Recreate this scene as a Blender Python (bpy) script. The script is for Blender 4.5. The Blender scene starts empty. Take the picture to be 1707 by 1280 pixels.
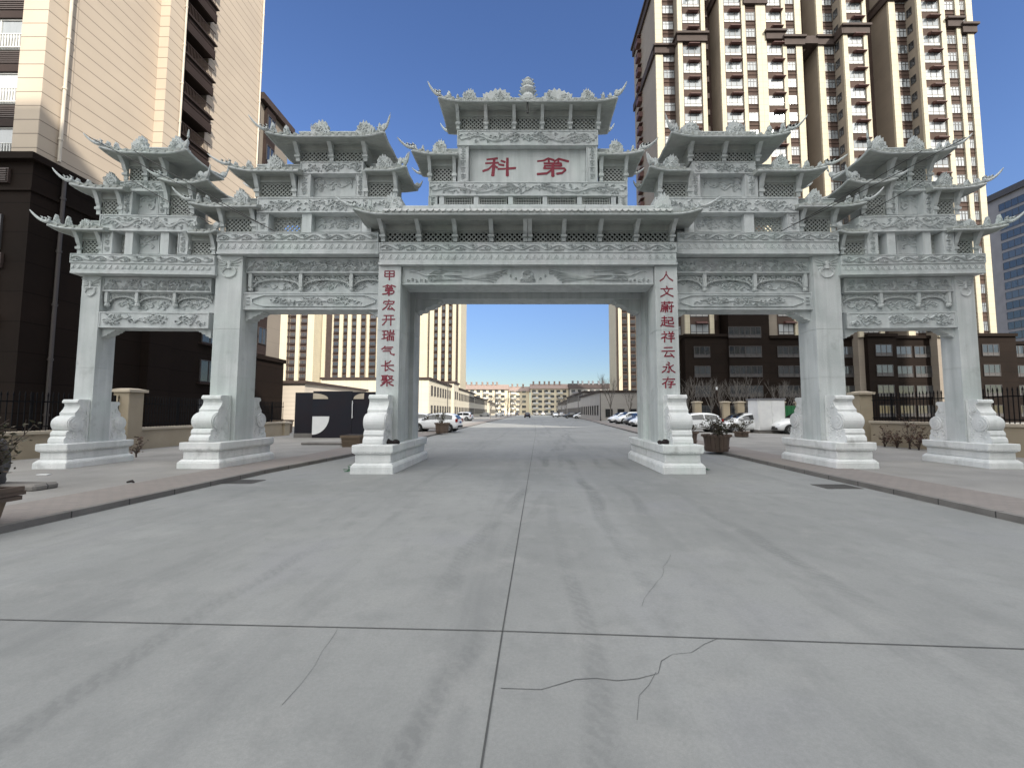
import bpy, bmesh, math, random
from mathutils import Vector, Matrix
R = math.radians
scene = bpy.context.scene
COL = scene.collection
rng = random.Random(7)

# ------------------------------------------------------------------ camera model
F, CX, CY, CAMZ = 690.0, 880.0, 640.0, 1.6
PITCH = math.atan(47 / F)
cP, sP = math.cos(PITCH), math.sin(PITCH)
def ray(px, py):
    x = (px - CX) / F; y = (CY - py) / F
    return Vector((x, cP - y * sP, sP + y * cP))
def at(px, py, Y):
    d = ray(px, py); t = Y / d.y
    return Vector((d.x * t, Y, CAMZ + d.z * t))
def gnd(px, py, z=0.0):
    d = ray(px, py); t = (z - CAMZ) / d.z
    return Vector((d.x * t, d.y * t, z))
def atX(px, py, X):
    d = ray(px, py); t = X / d.x
    return Vector((X, d.y * t, CAMZ + d.z * t))

cam = bpy.data.cameras.new('camera'); camo = bpy.data.objects.new('camera', cam); COL.objects.link(camo)
camo.location = (0, 0, CAMZ); camo.rotation_euler = (math.pi / 2 + PITCH, 0, 0)
cam.sensor_width = 36; cam.lens = 36 * F / 1707; cam.shift_x = -(CX - 853.5) / 1707
cam.clip_start = .05; cam.clip_end = 3000
scene.camera = camo

# ------------------------------------------------------------------ objects
WM = {}
def world_of(o): return WM.get(o.name, Matrix.Identity(4))
def tag(o, label=None, cat=None, group=None, kind=None):
    if label: o['label'] = label
    if cat: o['category'] = cat
    if group: o['group'] = group
    if kind: o['kind'] = kind
    return o
def thing(name, label, cat, loc=(0, 0, 0), rz=0, group=None):
    o = bpy.data.objects.new(name, None); COL.objects.link(o)
    o.empty_display_size = .3
    o.location = loc; o.rotation_euler = (0, 0, rz)
    WM[o.name] = Matrix.Translation(Vector(loc)) @ Matrix.Rotation(rz, 4, 'Z')
    return tag(o, label, cat, group)
def kids(o): return [c for c in COL.objects if c.parent == o]
def copy_tree(o, parent=None, index=None):
    if index is None:
        index = {}
        for c in COL.objects:
            if c.parent: index.setdefault(c.parent.name, []).append(c)
    c = o.copy(); COL.objects.link(c)
    if parent: c.parent = parent
    for ch in index.get(o.name, []): copy_tree(ch, c, index)
    return c

class MB:
    def __init__(s, M=None):
        s.v = []; s.f = []; s.mi = []; s.M = M or Matrix.Identity(4); s.m = 0
    def add(s, vs, fs):
        b = len(s.v); flip = s.M.determinant() < 0
        s.v += [s.M @ Vector(p) for p in vs]
        for f in fs:
            f = [b + i for i in f]
            if flip: f.reverse()
            s.f.append(f); s.mi.append(s.m)
    def box(s, x0, x1, y0, y1, z0, z1):
        if x0 > x1: x0, x1 = x1, x0
        if y0 > y1: y0, y1 = y1, y0
        if z0 > z1: z0, z1 = z1, z0
        s.add([(x0,y0,z0),(x1,y0,z0),(x1,y1,z0),(x0,y1,z0),(x0,y0,z1),(x1,y0,z1),(x1,y1,z1),(x0,y1,z1)],
              [(0,3,2,1),(4,5,6,7),(0,1,5,4),(1,2,6,5),(2,3,7,6),(3,0,4,7)])
    def frustum(s, r0, z0, r1, z1):
        (a0,a1,b0,b1), (c0,c1,d0,d1) = r0, r1
        s.add([(a0,b0,z0),(a1,b0,z0),(a1,b1,z0),(a0,b1,z0),(c0,d0,z1),(c1,d0,z1),(c1,d1,z1),(c0,d1,z1)],
              [(0,3,2,1),(4,5,6,7),(0,1,5,4),(1,2,6,5),(2,3,7,6),(3,0,4,7)])
    def extr(s, pts, axis, a0, a1):
        n = len(pts)
        def P(p, a):
            return (a, p[0], p[1]) if axis == 'x' else (p[0], a, p[1]) if axis == 'y' else (p[0], p[1], a)
        s.add([P(p, a0) for p in pts] + [P(p, a1) for p in pts],
              [tuple(range(n)), tuple(range(2*n-1, n-1, -1))] + [(i, i+n, (i+1) % n + n, (i+1) % n) for i in range(n)])
    def tube(s, pts, rad, n=6, cap=True):
        pts = [Vector(p) for p in pts]; k = len(pts)
        if not hasattr(rad, '__len__'): rad = [rad] * k
        vs = []
        up0 = Vector((0, 0, 1))
        for i, p in enumerate(pts):
            d = (pts[min(i+1, k-1)] - pts[max(i-1, 0)])
            if d.length < 1e-9: d = Vector((0, 0, 1))
            d.normalize()
            u = up0 if abs(d.z) < .95 else Vector((1, 0, 0))
            a = d.cross(u).normalized(); b = d.cross(a)
            for j in range(n):
                t = 2 * math.pi * j / n
                vs.append(p + (a * math.cos(t) + b * math.sin(t)) * rad[i])
        fs = [(i*n+j, i*n+(j+1) % n, (i+1)*n+(j+1) % n, (i+1)*n+j) for i in range(k-1) for j in range(n)]
        if cap: fs += [tuple(range(n-1, -1, -1)), tuple(range((k-1)*n, k*n))]
        s.add(vs, fs)
    def lathe(s, prof, c=(0, 0, 0), n=12):
        vs = []; k = len(prof)
        for r, z in prof:
            for j in range(n):
                t = 2 * math.pi * j / n
                vs.append((c[0] + r * math.cos(t), c[1] + r * math.sin(t), c[2] + z))
        fs = [(i*n+j, i*n+(j+1) % n, (i+1)*n+(j+1) % n, (i+1)*n+j) for i in range(k-1) for j in range(n)]
        fs += [tuple(range(n-1, -1, -1)), tuple(range((k-1)*n, k*n))]
        s.add(vs, fs)
    def disc(s, c, r, axis, a0, a1, n=16):
        s.extr([(c[0] + r * math.cos(2*math.pi*i/n), c[1] + r * math.sin(2*math.pi*i/n)) for i in range(n)], axis, a0, a1)
    def ridge(s, pts, w, h, y, taper=True):
        """raised carved line on a face at local y, standing out towards -y"""
        k = len(pts)
        if k < 2: return
        vs = []
        for i, (x, z) in enumerate(pts):
            x0, z0 = pts[max(i-1, 0)]; x1, z1 = pts[min(i+1, k-1)]
            dx, dz = x1 - x0, z1 - z0; l = math.hypot(dx, dz) or 1
            nx, nz = -dz / l, dx / l
            t = i / (k - 1)
            ww = w * (min(1, .25 + 3 * t, .25 + 3 * (1 - t)) if taper else 1)
            vs += [(x + nx*ww, y, z + nz*ww), (x + nx*ww*.35, y - h, z + nz*ww*.35), (x - nx*ww*.35, y - h, z - nz*ww*.35), (x - nx*ww, y, z - nz*ww)]
        fs = []
        for i in range(k-1):
            for j in range(3): fs.append((4*i+j, 4*i+j+1, 4*i+5+j, 4*i+4+j))
        s.add(vs, fs)
    def frame(s, x0, x1, z0, z1, w, h, y):
        s.box(x0, x1, y-h, y, z0, z0+w); s.box(x0, x1, y-h, y, z1-w, z1)
        s.box(x0, x0+w, y-h, y, z0+w, z1-w); s.box(x1-w, x1, y-h, y, z0+w, z1-w)
    def mesh(s, name, mats, inv, smooth=False, recalc=True):
        me = bpy.data.meshes.new(name)
        me.from_pydata([inv @ p for p in s.v], [], s.f)
        for m in mats: me.materials.append(m)
        me.polygons.foreach_set('material_index', s.mi)
        if recalc:
            bm = bmesh.new(); bm.from_mesh(me)
            bmesh.ops.recalc_face_normals(bm, faces=bm.faces); bm.to_mesh(me); bm.free()
        if smooth: me.polygons.foreach_set('use_smooth', [True] * len(me.polygons))
        me.update(); return me
    def build(s, name, mats, parent=None, smooth=False, bevel=0, recalc=True, sub=0):
        if not isinstance(mats, (list, tuple)): mats = [mats]
        if parent is not None:
            base = world_of(parent); inv = base.inverted(); loc = (0, 0, 0)
        else:
            xs = [p.x for p in s.v]; ys = [p.y for p in s.v]; zs = [p.z for p in s.v]
            loc = ((min(xs)+max(xs))/2, (min(ys)+max(ys))/2, min(zs))
            inv = Matrix.Translation(-Vector(loc)); base = Matrix.Translation(Vector(loc))
        o = bpy.data.objects.new(name, s.mesh(name, mats, inv, smooth, recalc)); COL.objects.link(o)
        o.location = loc
        if parent is not None: o.parent = parent
        WM[o.name] = base
        if bevel:
            b = o.modifiers.new('bevel', 'BEVEL'); b.width = bevel; b.segments = 1; b.limit_method = 'ANGLE'; b.angle_limit = R(50)
        if sub:
            b = o.modifiers.new('sub', 'SUBSURF'); b.levels = sub; b.render_levels = sub
        return o

# ------------------------------------------------------------------ materials
def newmat(name):
    m = bpy.data.materials.new(name); m.use_nodes = True
    nt = m.node_tree; return m, nt, nt.nodes['Principled BSDF']
def N(nt, t, **k):
    n = nt.nodes.new(t)
    for a, b in k.items(): setattr(n, a, b)
    return n
def noise(nt, co, scale, detail=5, stretch=(1, 1, 1), rough=.55):
    mp = N(nt, 'ShaderNodeMapping'); mp.inputs['Scale'].default_value = stretch
    nt.links.new(co, mp.inputs['Vector'])
    n = N(nt, 'ShaderNodeTexNoise'); n.inputs['Scale'].default_value = scale; n.inputs['Detail'].default_value = detail
    n.inputs['Roughness'].default_value = rough
    nt.links.new(mp.outputs['Vector'], n.inputs['Vector']); return n.outputs['Fac']
def ramp(nt, fac, lo, hi, a=0.0, b=1.0):
    r = N(nt, 'ShaderNodeMapRange'); r.inputs[1].default_value = lo; r.inputs[2].default_value = hi
    r.inputs[3].default_value = a; r.inputs[4].default_value = b; r.clamp = True
    nt.links.new(fac, r.inputs[0]); return r.outputs[0]
def mixc(nt, fac, a, b, mode='MIX'):
    m = N(nt, 'ShaderNodeMix', data_type='RGBA', blend_type=mode)
    if hasattr(fac, 'node'): nt.links.new(fac, m.inputs[0])
    else: m.inputs[0].default_value = fac
    for i, c in ((6, a), (7, b)):
        if hasattr(c, 'node'): nt.links.new(c, m.inputs[i])
        else: m.inputs[i].default_value = (*c, 1)
    return m.outputs[2]
def math_(nt, op, a, b=0.0, c=None):
    m = N(nt, 'ShaderNodeMath', operation=op)
    for i, q in enumerate((a, b, c)):
        if q is None: continue
        if hasattr(q, 'node'): nt.links.new(q, m.inputs[i])
        else: m.inputs[i].default_value = q
    return m.outputs[0]
def bump(nt, bsdf, fac, strength, dist=.01):
    b = N(nt, 'ShaderNodeBump'); b.inputs['Strength'].default_value = strength; b.inputs['Distance'].default_value = dist
    nt.links.new(fac, b.inputs['Height']); nt.links.new(b.outputs['Normal'], bsdf.inputs['Normal'])
def coord(nt, which='Object'):
    return N(nt, 'ShaderNodeTexCoord').outputs[which]
def mat(name, c1, c2=None, scale=3, rough=.7, stretch=(1, 1, 1), bmp=0, bscale=30, metal=0, lo=.35, hi=.65, spec=.5, coat=0, speck=0, var=0):
    m, nt, b = newmat(name); co = coord(nt)
    b.inputs['Roughness'].default_value = rough; b.inputs['Metallic'].default_value = metal
    b.inputs['Specular IOR Level'].default_value = spec
    if coat: b.inputs['Coat Weight'].default_value = coat; b.inputs['Coat Roughness'].default_value = .05
    c2 = c2 or tuple(x * .8 for x in c1)
    col = mixc(nt, ramp(nt, noise(nt, co, scale, 6, stretch), lo, hi), c2, c1)
    if speck:
        col = mixc(nt, ramp(nt, noise(nt, co, 90, 2), .35, .65, 1 - speck, 1 + 0 * speck), (0, 0, 0), col)
    if var:
        oi = N(nt, 'ShaderNodeObjectInfo').outputs['Random']
        col = mixc(nt, ramp(nt, oi, 0, 1, 0, var), col, c2)
    nt.links.new(col, b.inputs['Base Color'])
    if bmp: bump(nt, b, noise(nt, co, bscale, 4), bmp)
    return m

def joint_mat(name, c1, c2, dz, dark=.35, rough=.7, vert=0, jw=.045, spec=.3):
    """cladding: horizontal joints every dz metres (and vertical ones every vert)"""
    m, nt, b = newmat(name); co = coord(nt)
    sx = N(nt, 'ShaderNodeSeparateXYZ'); nt.links.new(co, sx.inputs[0])
    line = math_(nt, 'LESS_THAN', math_(nt, 'FRACT', math_(nt, 'DIVIDE', sx.outputs[2], dz)), jw / dz)
    if vert:
        s = math_(nt, 'ADD', sx.outputs[0], sx.outputs[1])
        l2 = math_(nt, 'LESS_THAN', math_(nt, 'FRACT', math_(nt, 'DIVIDE', s, vert)), jw / vert)
        line = math_(nt, 'MAXIMUM', line, l2)
    row = math_(nt, 'FLOOR', math_(nt, 'DIVIDE', sx.outputs[2], dz))
    wn = N(nt, 'ShaderNodeTexWhiteNoise', noise_dimensions='1D'); nt.links.new(row, wn.inputs['W'])
    col = mixc(nt, ramp(nt, noise(nt, co, .35, 6), .3, .7), c2, c1)
    col = mixc(nt, ramp(nt, wn.outputs['Value'], 0, 1, 0, .35), col, c2)
    col = mixc(nt, line, col, tuple(x * dark for x in c1))
    nt.links.new(col, b.inputs['Base Color']); b.inputs['Roughness'].default_value = rough; b.inputs['Specular IOR Level'].default_value = spec
    bump(nt, b, math_(nt, 'SUBTRACT', noise(nt, co, 25, 4), line), .25, .02)
    return m

def stone_mat(name, c1, c2, stain=(.22, .23, .22), streak=.65, sstr=(5, 5, .35), pit=.0):
    m, nt, b = newmat(name); co = coord(nt)
    b.inputs['Roughness'].default_value = .78; b.inputs['Specular IOR Level'].default_value = .3
    col = mixc(nt, ramp(nt, noise(nt, co, 1.1, 7), .35, .65), c2, c1)
    # faint green and mauve tints of the slabs
    col = mixc(nt, ramp(nt, noise(nt, co, .6, 3), .5, .75, 0, .35), col, (c1[0]*.82, c1[1]*.98, c1[2]*.88))
    col = mixc(nt, ramp(nt, noise(nt, co, .8, 3, (1.3, 1, .7)), .55, .8, 0, .35), col, (c1[0]*.98, c1[1]*.88, c1[2]*.92))
    col = mixc(nt, ramp(nt, noise(nt, co, 1.0, 6, sstr), .47, .70, 0, streak), col, tuple(x*.78 for x in c2))
    col = mixc(nt, ramp(nt, noise(nt, co, 1.7, 6, (4, 4, .3)), .55, .72, 0, .4), col, tuple(min(.9, x*1.2) for x in c1))
    col = mixc(nt, ramp(nt, noise(nt, co, 2.3, 8), .60, .78, 0, .55), col, stain)
    col = mixc(nt, ramp(nt, noise(nt, co, 120, 2), .3, .7, 0, .35), col, tuple(x * .5 for x in c1))
    if pit: col = mixc(nt, ramp(nt, noise(nt, co, 26, 5), .62, .74, 0, pit), col, tuple(x*.4 for x in c1))
    nt.links.new(col, b.inputs['Base Color'])
    bump(nt, b, noise(nt, co, 45, 6), .5, .012)
    return m
M = {}
M['stone'] = stone_mat('granite', (.60, .625, .62), (.47, .505, .50))
M['roofstone'] = stone_mat('roof granite', (.43, .45, .43), (.31, .33, .31), streak=.3)
M['plinth'] = stone_mat('plinth granite', (.80, .81, .80), (.62, .64, .635), stain=(.16, .16, .15), streak=.35, pit=.5)
M['carved'] = stone_mat('carved granite', (.60, .625, .625), (.48, .515, .515))
M['lattice_shade'] = mat('painted lattice shade', (.022, .02, .018), None, 3, .95, spec=.1)  # near-black colour stands in for the shade behind the lattices
M['red'] = mat('red letter paint', (.22, .006, .026), (.15, .005, .02), 20, .6)
M['darkred'] = mat('dark engraved edge', (.05, .015, .02), None, 20, .7)

ROADX, ROADY = -4.7, 100.0
def road_mat():
    m, nt, b = newmat('road concrete'); co = coord(nt)
    col = mixc(nt, ramp(nt, noise(nt, co, .25, 7), .35, .65), (.222, .227, .221), (.298, .302, .293))
    tr = ramp(nt, noise(nt, co, 1.0, 6, (1.3, .10, 1), .6), .54, .72, 0, .55)
    col = mixc(nt, tr, col, (.165, .17, .17))
    lt = ramp(nt, noise(nt, co, 1.0, 5, (.9, .06, 1)), .55, .75, 0, .35)
    col = mixc(nt, lt, col, (.355, .363, .358))
    # tyre marks: ribbed dark tracks running with the road, a little curved
    sx = N(nt, 'ShaderNodeSeparateXYZ'); nt.links.new(co, sx.inputs[0])
    wob = math_(nt, 'MULTIPLY', math_(nt, 'SUBTRACT', noise(nt, co, .22, 2), .5), .9)
    rib = N(nt, 'ShaderNodeTexWave', wave_type='BANDS', bands_direction='DIAGONAL'); rib.inputs['Scale'].default_value = 5.5; rib.inputs['Distortion'].default_value = 7; rib.inputs['Detail'].default_value = 5; rib.inputs['Detail Scale'].default_value = 2.5
    nt.links.new(co, rib.inputs['Vector'])
    ribs = ramp(nt, rib.outputs['Fac'], .2, .8, .5, 1.0)
    patch = ramp(nt, noise(nt, co, .55, 5, (1.4, .6, 1)), .42, .62)
    # object origin of the road sits at its bounding box centre, so measure from the camera line
    for x0, k, w, a in ((-.95, .13, .13, .5), (-.52, .13, .10, .35), (1.02, .02, .15, .55), (1.52, .05, .12, .4), (-2.6, .03, .12, .3), (2.9, -.02, .14, .35), (.35, .01, .10, .25)):
        cx = math_(nt, 'ADD', math_(nt, 'ADD', sx.outputs[0], wob), -(x0 + ROADX))
        cx = math_(nt, 'SUBTRACT', cx, math_(nt, 'MULTIPLY', math_(nt, 'ADD', sx.outputs[1], ROADY - 2.0), k))
        lane = ramp(nt, math_(nt, 'ABSOLUTE', cx), w, w*.45)
        col = mixc(nt, math_(nt, 'MULTIPLY', math_(nt, 'MULTIPLY', math_(nt, 'MULTIPLY', lane, patch), ribs), min(.95, a*1.5)), col, (.13, .135, .135))
    col = mixc(nt, ramp(nt, noise(nt, co, 3.2, 9, (1, .8, 1), .7), .48, .68, 0, .42), col, (.175, .18, .177))
    col = mixc(nt, ramp(nt, noise(nt, co, 1.7, 8, (1, 1, 1), .7), .52, .70, 0, .42), col, (.35, .348, .332))
    col = mixc(nt, ramp(nt, noise(nt, co, .5, 4), .56, .7, 0, .3), col, (.225, .225, .25))
    vo = N(nt, 'ShaderNodeTexVoronoi'); vo.inputs['Scale'].default_value = 2.3; nt.links.new(co, vo.inputs['Vector'])
    spot = math_(nt, 'MULTIPLY', ramp(nt, vo.outputs['Distance'], .045, .015), ramp(nt, noise(nt, co, .8, 3), .5, .6))
    col = mixc(nt, math_(nt, 'MULTIPLY', spot, .6), col, (.08, .08, .08))
    col = mixc(nt, ramp(nt, noise(nt, co, 45, 5), .35, .65, 0, .22), col, (.15, .155, .153))
    col = mixc(nt, ramp(nt, noise(nt, co, 170, 2), .3, .7, 0, .25), col, (.12, .12, .115))
    nt.links.new(col, b.inputs['Base Color'])
    b.inputs['Roughness'].default_value = .82; b.inputs['Specular IOR Level'].default_value = .3
    bump(nt, b, noise(nt, co, 60, 6), .25, .006)
    return m
M['road'] = road_mat()
M['joint'] = mat('joint dark', (.075, .077, .075), None, 8, .9)
M['crack'] = mat('hairline crack', (.115, .12, .118), (.075, .078, .077), 9, .9)
M['ground'] = mat('bare ground', (.25, .24, .22), (.2, .19, .175), .5, .9)
M['pave'] = mat('pavement concrete', (.30, .29, .272), (.235, .226, .212), .7, .85, bmp=.2, speck=.2)
def kerb_mat():
    m, nt, b = newmat('kerb stone'); co = coord(nt)
    sx = N(nt, 'ShaderNodeSeparateXYZ'); nt.links.new(co, sx.inputs[0])
    q = math_(nt, 'DIVIDE', sx.outputs[1], .9)
    wn = N(nt, 'ShaderNodeTexWhiteNoise', noise_dimensions='1D'); nt.links.new(math_(nt, 'FLOOR', q), wn.inputs['W'])
    col = mixc(nt, ramp(nt, noise(nt, co, 2, 7), .35, .65), (.15, .14, .13), (.215, .20, .185))
    col = mixc(nt, ramp(nt, wn.outputs['Value'], 0, 1, 0, .4), col, (.13, .12, .112))
    col = mixc(nt, ramp(nt, noise(nt, co, 120, 2), .3, .7, 0, .3), col, (.09, .085, .08))
    col = mixc(nt, math_(nt, 'LESS_THAN', math_(nt, 'FRACT', q), .022), col, (.045, .043, .04))
    nt.links.new(col, b.inputs['Base Color']); b.inputs['Roughness'].default_value = .85
    bump(nt, b, noise(nt, co, 35, 5), .4, .01); return m
M['kerb'] = kerb_mat()
def brick_mat(name, c1, c2, mortar, sc, w=.5, h=.25):
    m, nt, b = newmat(name); co = coord(nt)
    t = N(nt, 'ShaderNodeTexBrick'); nt.links.new(co, t.inputs['Vector'])
    t.inputs['Scale'].default_value = sc; t.inputs['Color1'].default_value = (*c1, 1); t.inputs['Color2'].default_value = (*c2, 1)
    t.inputs['Mortar'].default_value = (*mortar, 1); t.inputs['Mortar Size'].default_value = .018
    t.inputs['Brick Width'].default_value = w; t.inputs['Row Height'].default_value = h
    col = mixc(nt, ramp(nt, noise(nt, co, .8, 6), .35, .65, 0, .5), t.outputs['Color'], tuple(x * .75 for x in c1))
    nt.links.new(col, b.inputs['Base Color']); b.inputs['Roughness'].default_value = .85
    bump(nt, b, t.outputs['Fac'], -.2, .004); return m
M['tile'] = brick_mat('footway tiles', (.245, .215, .195), (.215, .19, .175), (.16, .148, .138), 2.0)

M['cream'] = joint_mat('cream cladding', (.49, .412, .325), (.425, .355, .283), .76)
M['creamfine'] = joint_mat('cream tower cladding', (.49, .437, .325), (.43, .385, .29), .97, dark=.65, vert=1.3, jw=.05)
M['shadecream'] = joint_mat('shade toned cream render', (.25, .215, .175), (.205, .175, .145), 1.45, dark=.75)  # cream cladding with the shade of the flanks put into its colour
M['brown'] = joint_mat('dark brown stone', (.045, .031, .027), (.03, .022, .02), 1.5, dark=.5, spec=.12)
M['brownwall'] = mat('brown spandrel render', (.082, .055, .045), (.06, .042, .035), .6, .85, spec=.15)
M['podium'] = joint_mat('podium stone', (.017, .0115, .009), (.011, .0078, .0062), 1.52, dark=.4, rough=.8, spec=.08)
M['band'] = mat('dark cornice', (.06, .045, .04), None, 1, .7, spec=.15)
M['frame'] = mat('window frame', (.055, .05, .05), None, 2, .5)
M['whiteframe'] = mat('pale window frame', (.62, .62, .60), None, 2, .5)
def glass_mat(name, c1, c2, rough=.06):
    m, nt, b = newmat(name)
    oi = N(nt, 'ShaderNodeObjectInfo').outputs['Random']; co = coord(nt)
    v = noise(nt, co, 1.3, 3, (3, 1, .3))
    f = math_(nt, 'FRACT', math_(nt, 'ADD', math_(nt, 'MULTIPLY', oi, 1.0), math_(nt, 'MULTIPLY', v, .5)))
    nt.links.new(mixc(nt, f, c1, c2), b.inputs['Base Color'])
    b.inputs['Roughness'].default_value = rough; b.inputs['Specular IOR Level'].default_value = .9
    b.inputs['Coat Weight'].default_value = .6; b.inputs['Coat Roughness'].default_value = .02
    return m
M['glass'] = glass_mat('window glass with curtains', (.10, .115, .125), (.42, .44, .45))
M['darkglass'] = glass_mat('dark glass', (.012, .014, .016), (.05, .055, .06))
M['awning'] = mat('maroon awning metal', (.085, .035, .03), None, 1, .6)
M['louvre'] = mat('brown louvre', (.055, .036, .03), None, 1, .55)
M['pipe'] = mat('pale drain pipe', (.56, .50, .41), None, 1, .4)
M['darkpipe'] = mat('brown drain pipe', (.05, .04, .035), None, 1, .5)
M['iron'] = mat('black iron', (.008, .008, .009), None, 2, .7, spec=.1)
M['wallbeige'] = mat('beige wall paint', (.42, .35, .25), (.35, .29, .205), .8, .85, bmp=.15, speck=.12)
M['coping'] = mat('coping stone', (.5, .43, .33), (.42, .36, .28), 1.5, .8, bmp=.15)
M['railpane'] = mat('pale rail pane', (.36, .36, .35), None, 2, .4)
M['white'] = mat('white paint', (.72, .72, .71), (.66, .66, .66), 2, .55)
M['wood'] = mat('weathered planter wood', (.15, .105, .08), (.09, .065, .05), 2.5, .8, stretch=(1, 1, .2), bmp=.3)
M['woodpale'] = mat('tan planter board', (.20, .145, .10), (.15, .11, .075), 2, .8, stretch=(.3, .3, 2), bmp=.2)
M['soil'] = mat('soil', (.05, .038, .03), None, 12, .95, bmp=.5)
M['bark'] = mat('bark', (.17, .155, .14), (.1, .09, .08), 9, .9, bmp=.3)
M['darkbark'] = mat('dark twig bark', (.075, .055, .045), None, 9, .9)
M['leaf'] = mat('dark leaf', (.045, .06, .025), (.06, .035, .022), 3, .6, var=.6)
M['leafred'] = mat('rose leaf', (.10, .07, .04), (.09, .035, .025), 3, .6)
M['leafgreen'] = mat('green leaf', (.03, .10, .035), (.02, .06, .02), 3, .6)
M['rock'] = mat('dark rock', (.09, .085, .085), (.045, .042, .042), 3, .85, bmp=.8, bscale=9)
M['navy'] = mat('dark navy panel', (.011, .013, .020), (.016, .012, .017), .7, .5, spec=.2)
M['tyre'] = mat('tyre rubber', (.018, .018, .018), None, 5, .85)
M['rim'] = mat('alloy rim', (.45, .46, .47), None, 5, .35, metal=.7)
M['carwhite'] = mat('white car paint', (.78, .79, .80), (.75, .76, .77), 1, .3, coat=.8)
M['carblack'] = mat('black car paint', (.02, .02, .021), None, 1, .35, coat=.25)
M['carsilver'] = mat('silver car paint', (.40, .40, .39), None, 1, .4, coat=.3)
M['carglass'] = mat('car glass', (.014, .017, .019), None, 1, .05, spec=.9)
M['lamp'] = mat('headlight lens', (.6, .62, .63), None, 1, .12)
M['tail'] = mat('tail light', (.25, .015, .012), None, 1, .2)
M['trim'] = mat('black trim', (.02, .02, .02), None, 1, .6)
M['plate'] = mat('blue plate', (.05, .09, .3), None, 1, .5)
M['grate'] = mat('cast iron grate', (.085, .08, .075), None, 4, .7, metal=.3)
M['redroof'] = mat('red brown roof tile', (.27, .20, .17), None, 1, .8)
M['apt'] = joint_mat('far apartment render', (.68, .60, .45), (.60, .53, .40), 3.0, dark=.8)
M['aptgrey'] = joint_mat('far grey apartment render', (.42, .40, .375), (.36, .34, .32), 3.0, dark=.7)
M['greywall'] = mat('plain grey render', (.20, .20, .215), (.17, .17, .185), .4, .85)
M['palewall'] = joint_mat('pale street building panels', (.62, .57, .45), (.55, .50, .40), 1.25, dark=.7, vert=1.25)
M['annex'] = joint_mat('pale annex boards', (.50, .44, .37), (.45, .40, .34), .45, dark=.75)
M['cable'] = mat('black cable', (.015, .015, .015), None, 5, .5)
M['cloth'] = mat('dark cloth', (.018, .012, .012), None, 12, .9, bmp=.6)
M['net'] = mat('green netting', (.04, .16, .07), (.03, .11, .05), 12, .8, bmp=.5)
M['green'] = mat('green hoarding', (.02, .15, .05), (.015, .11, .04), 1, .6)

# ------------------------------------------------------------------ repeated parts
def place(name, me, spots, parent, cap=100):
    """spots: list of (world location, rz). First `cap` are parts of their own, the rest one stuff part"""
    inv = world_of(parent).inverted()
    for i, (p, rz, *sx) in enumerate(spots[:cap]):
        o = bpy.data.objects.new(name, me); COL.objects.link(o); o.parent = parent
        o.location = inv @ Vector(p); o.rotation_euler = (0, 0, rz)
        if sx: o.scale = (sx[0], 1, 1)
    rest = spots[cap:]
    if rest:
        vs = []; fs = []; mi = []
        bv = [v.co.copy() for v in me.vertices]; bf = [tuple(q.vertices) for q in me.polygons]; bmi = [q.material_index for q in me.polygons]
        for p, rz, *sx in rest:
            X = Matrix.Translation(inv @ Vector(p)) @ Matrix.Rotation(rz, 4, 'Z') @ Matrix.Scale(sx[0] if sx else 1, 4, (1, 0, 0)); b = len(vs)
            vs += [X @ v for v in bv]; fs += [tuple(b + i for i in f) for f in bf]; mi += bmi
        m2 = bpy.data.meshes.new(name + '_rows'); m2.from_pydata(vs, [], fs)
        for q in me.materials: m2.materials.append(q)
        m2.polygons.foreach_set('material_index', mi); m2.update()
        o = bpy.data.objects.new(name + '_rows', m2); COL.objects.link(o); o.parent = parent; o['kind'] = 'stuff'
I4 = Matrix.Identity(4)
# ================================================================== the archway
gate = thing('memorial_archway', 'pale grey carved stone archway with tiered upturned roofs spanning the road', 'archway', (0, 12.8, 0))
ST, RS, PL, CV, RED = M['stone'], M['roofstone'], M['plinth'], M['carved'], M['red']
class Sec:
    def __init__(s, ox, oy, a=0.0):
        s.O = Vector((ox, oy, 0)); s.a = a
        s.M = Matrix.Translation(s.O) @ Matrix.Rotation(a, 4, 'Z'); s.inv = s.M.inverted()
    def pin(s, px, py, ly):
        d = s.inv.to_3x3() @ ray(px, py); p = s.inv @ Vector((0, 0, CAMZ))
        t = (ly - p.y) / d.y; q = p + d * t
        return q.x, q.z
    def bx(s, p0, p1, q0, q1, ly):
        x0, _ = s.pin(p0, (q0+q1)/2, ly); x1, _ = s.pin(p1, (q0+q1)/2, ly)
        _, z1 = s.pin((p0+p1)/2, q0, ly); _, z0 = s.pin((p0+p1)/2, q1, ly)
        return x0, x1, z0, z1
C = Sec(0, 12.8); MS = Sec(0, 12.5); WS = Sec(-12.6, 12.3, R(2.5))
SIDES = [Matrix.Identity(4), Matrix.Scale(-1, 4, (1, 0, 0))]

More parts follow.
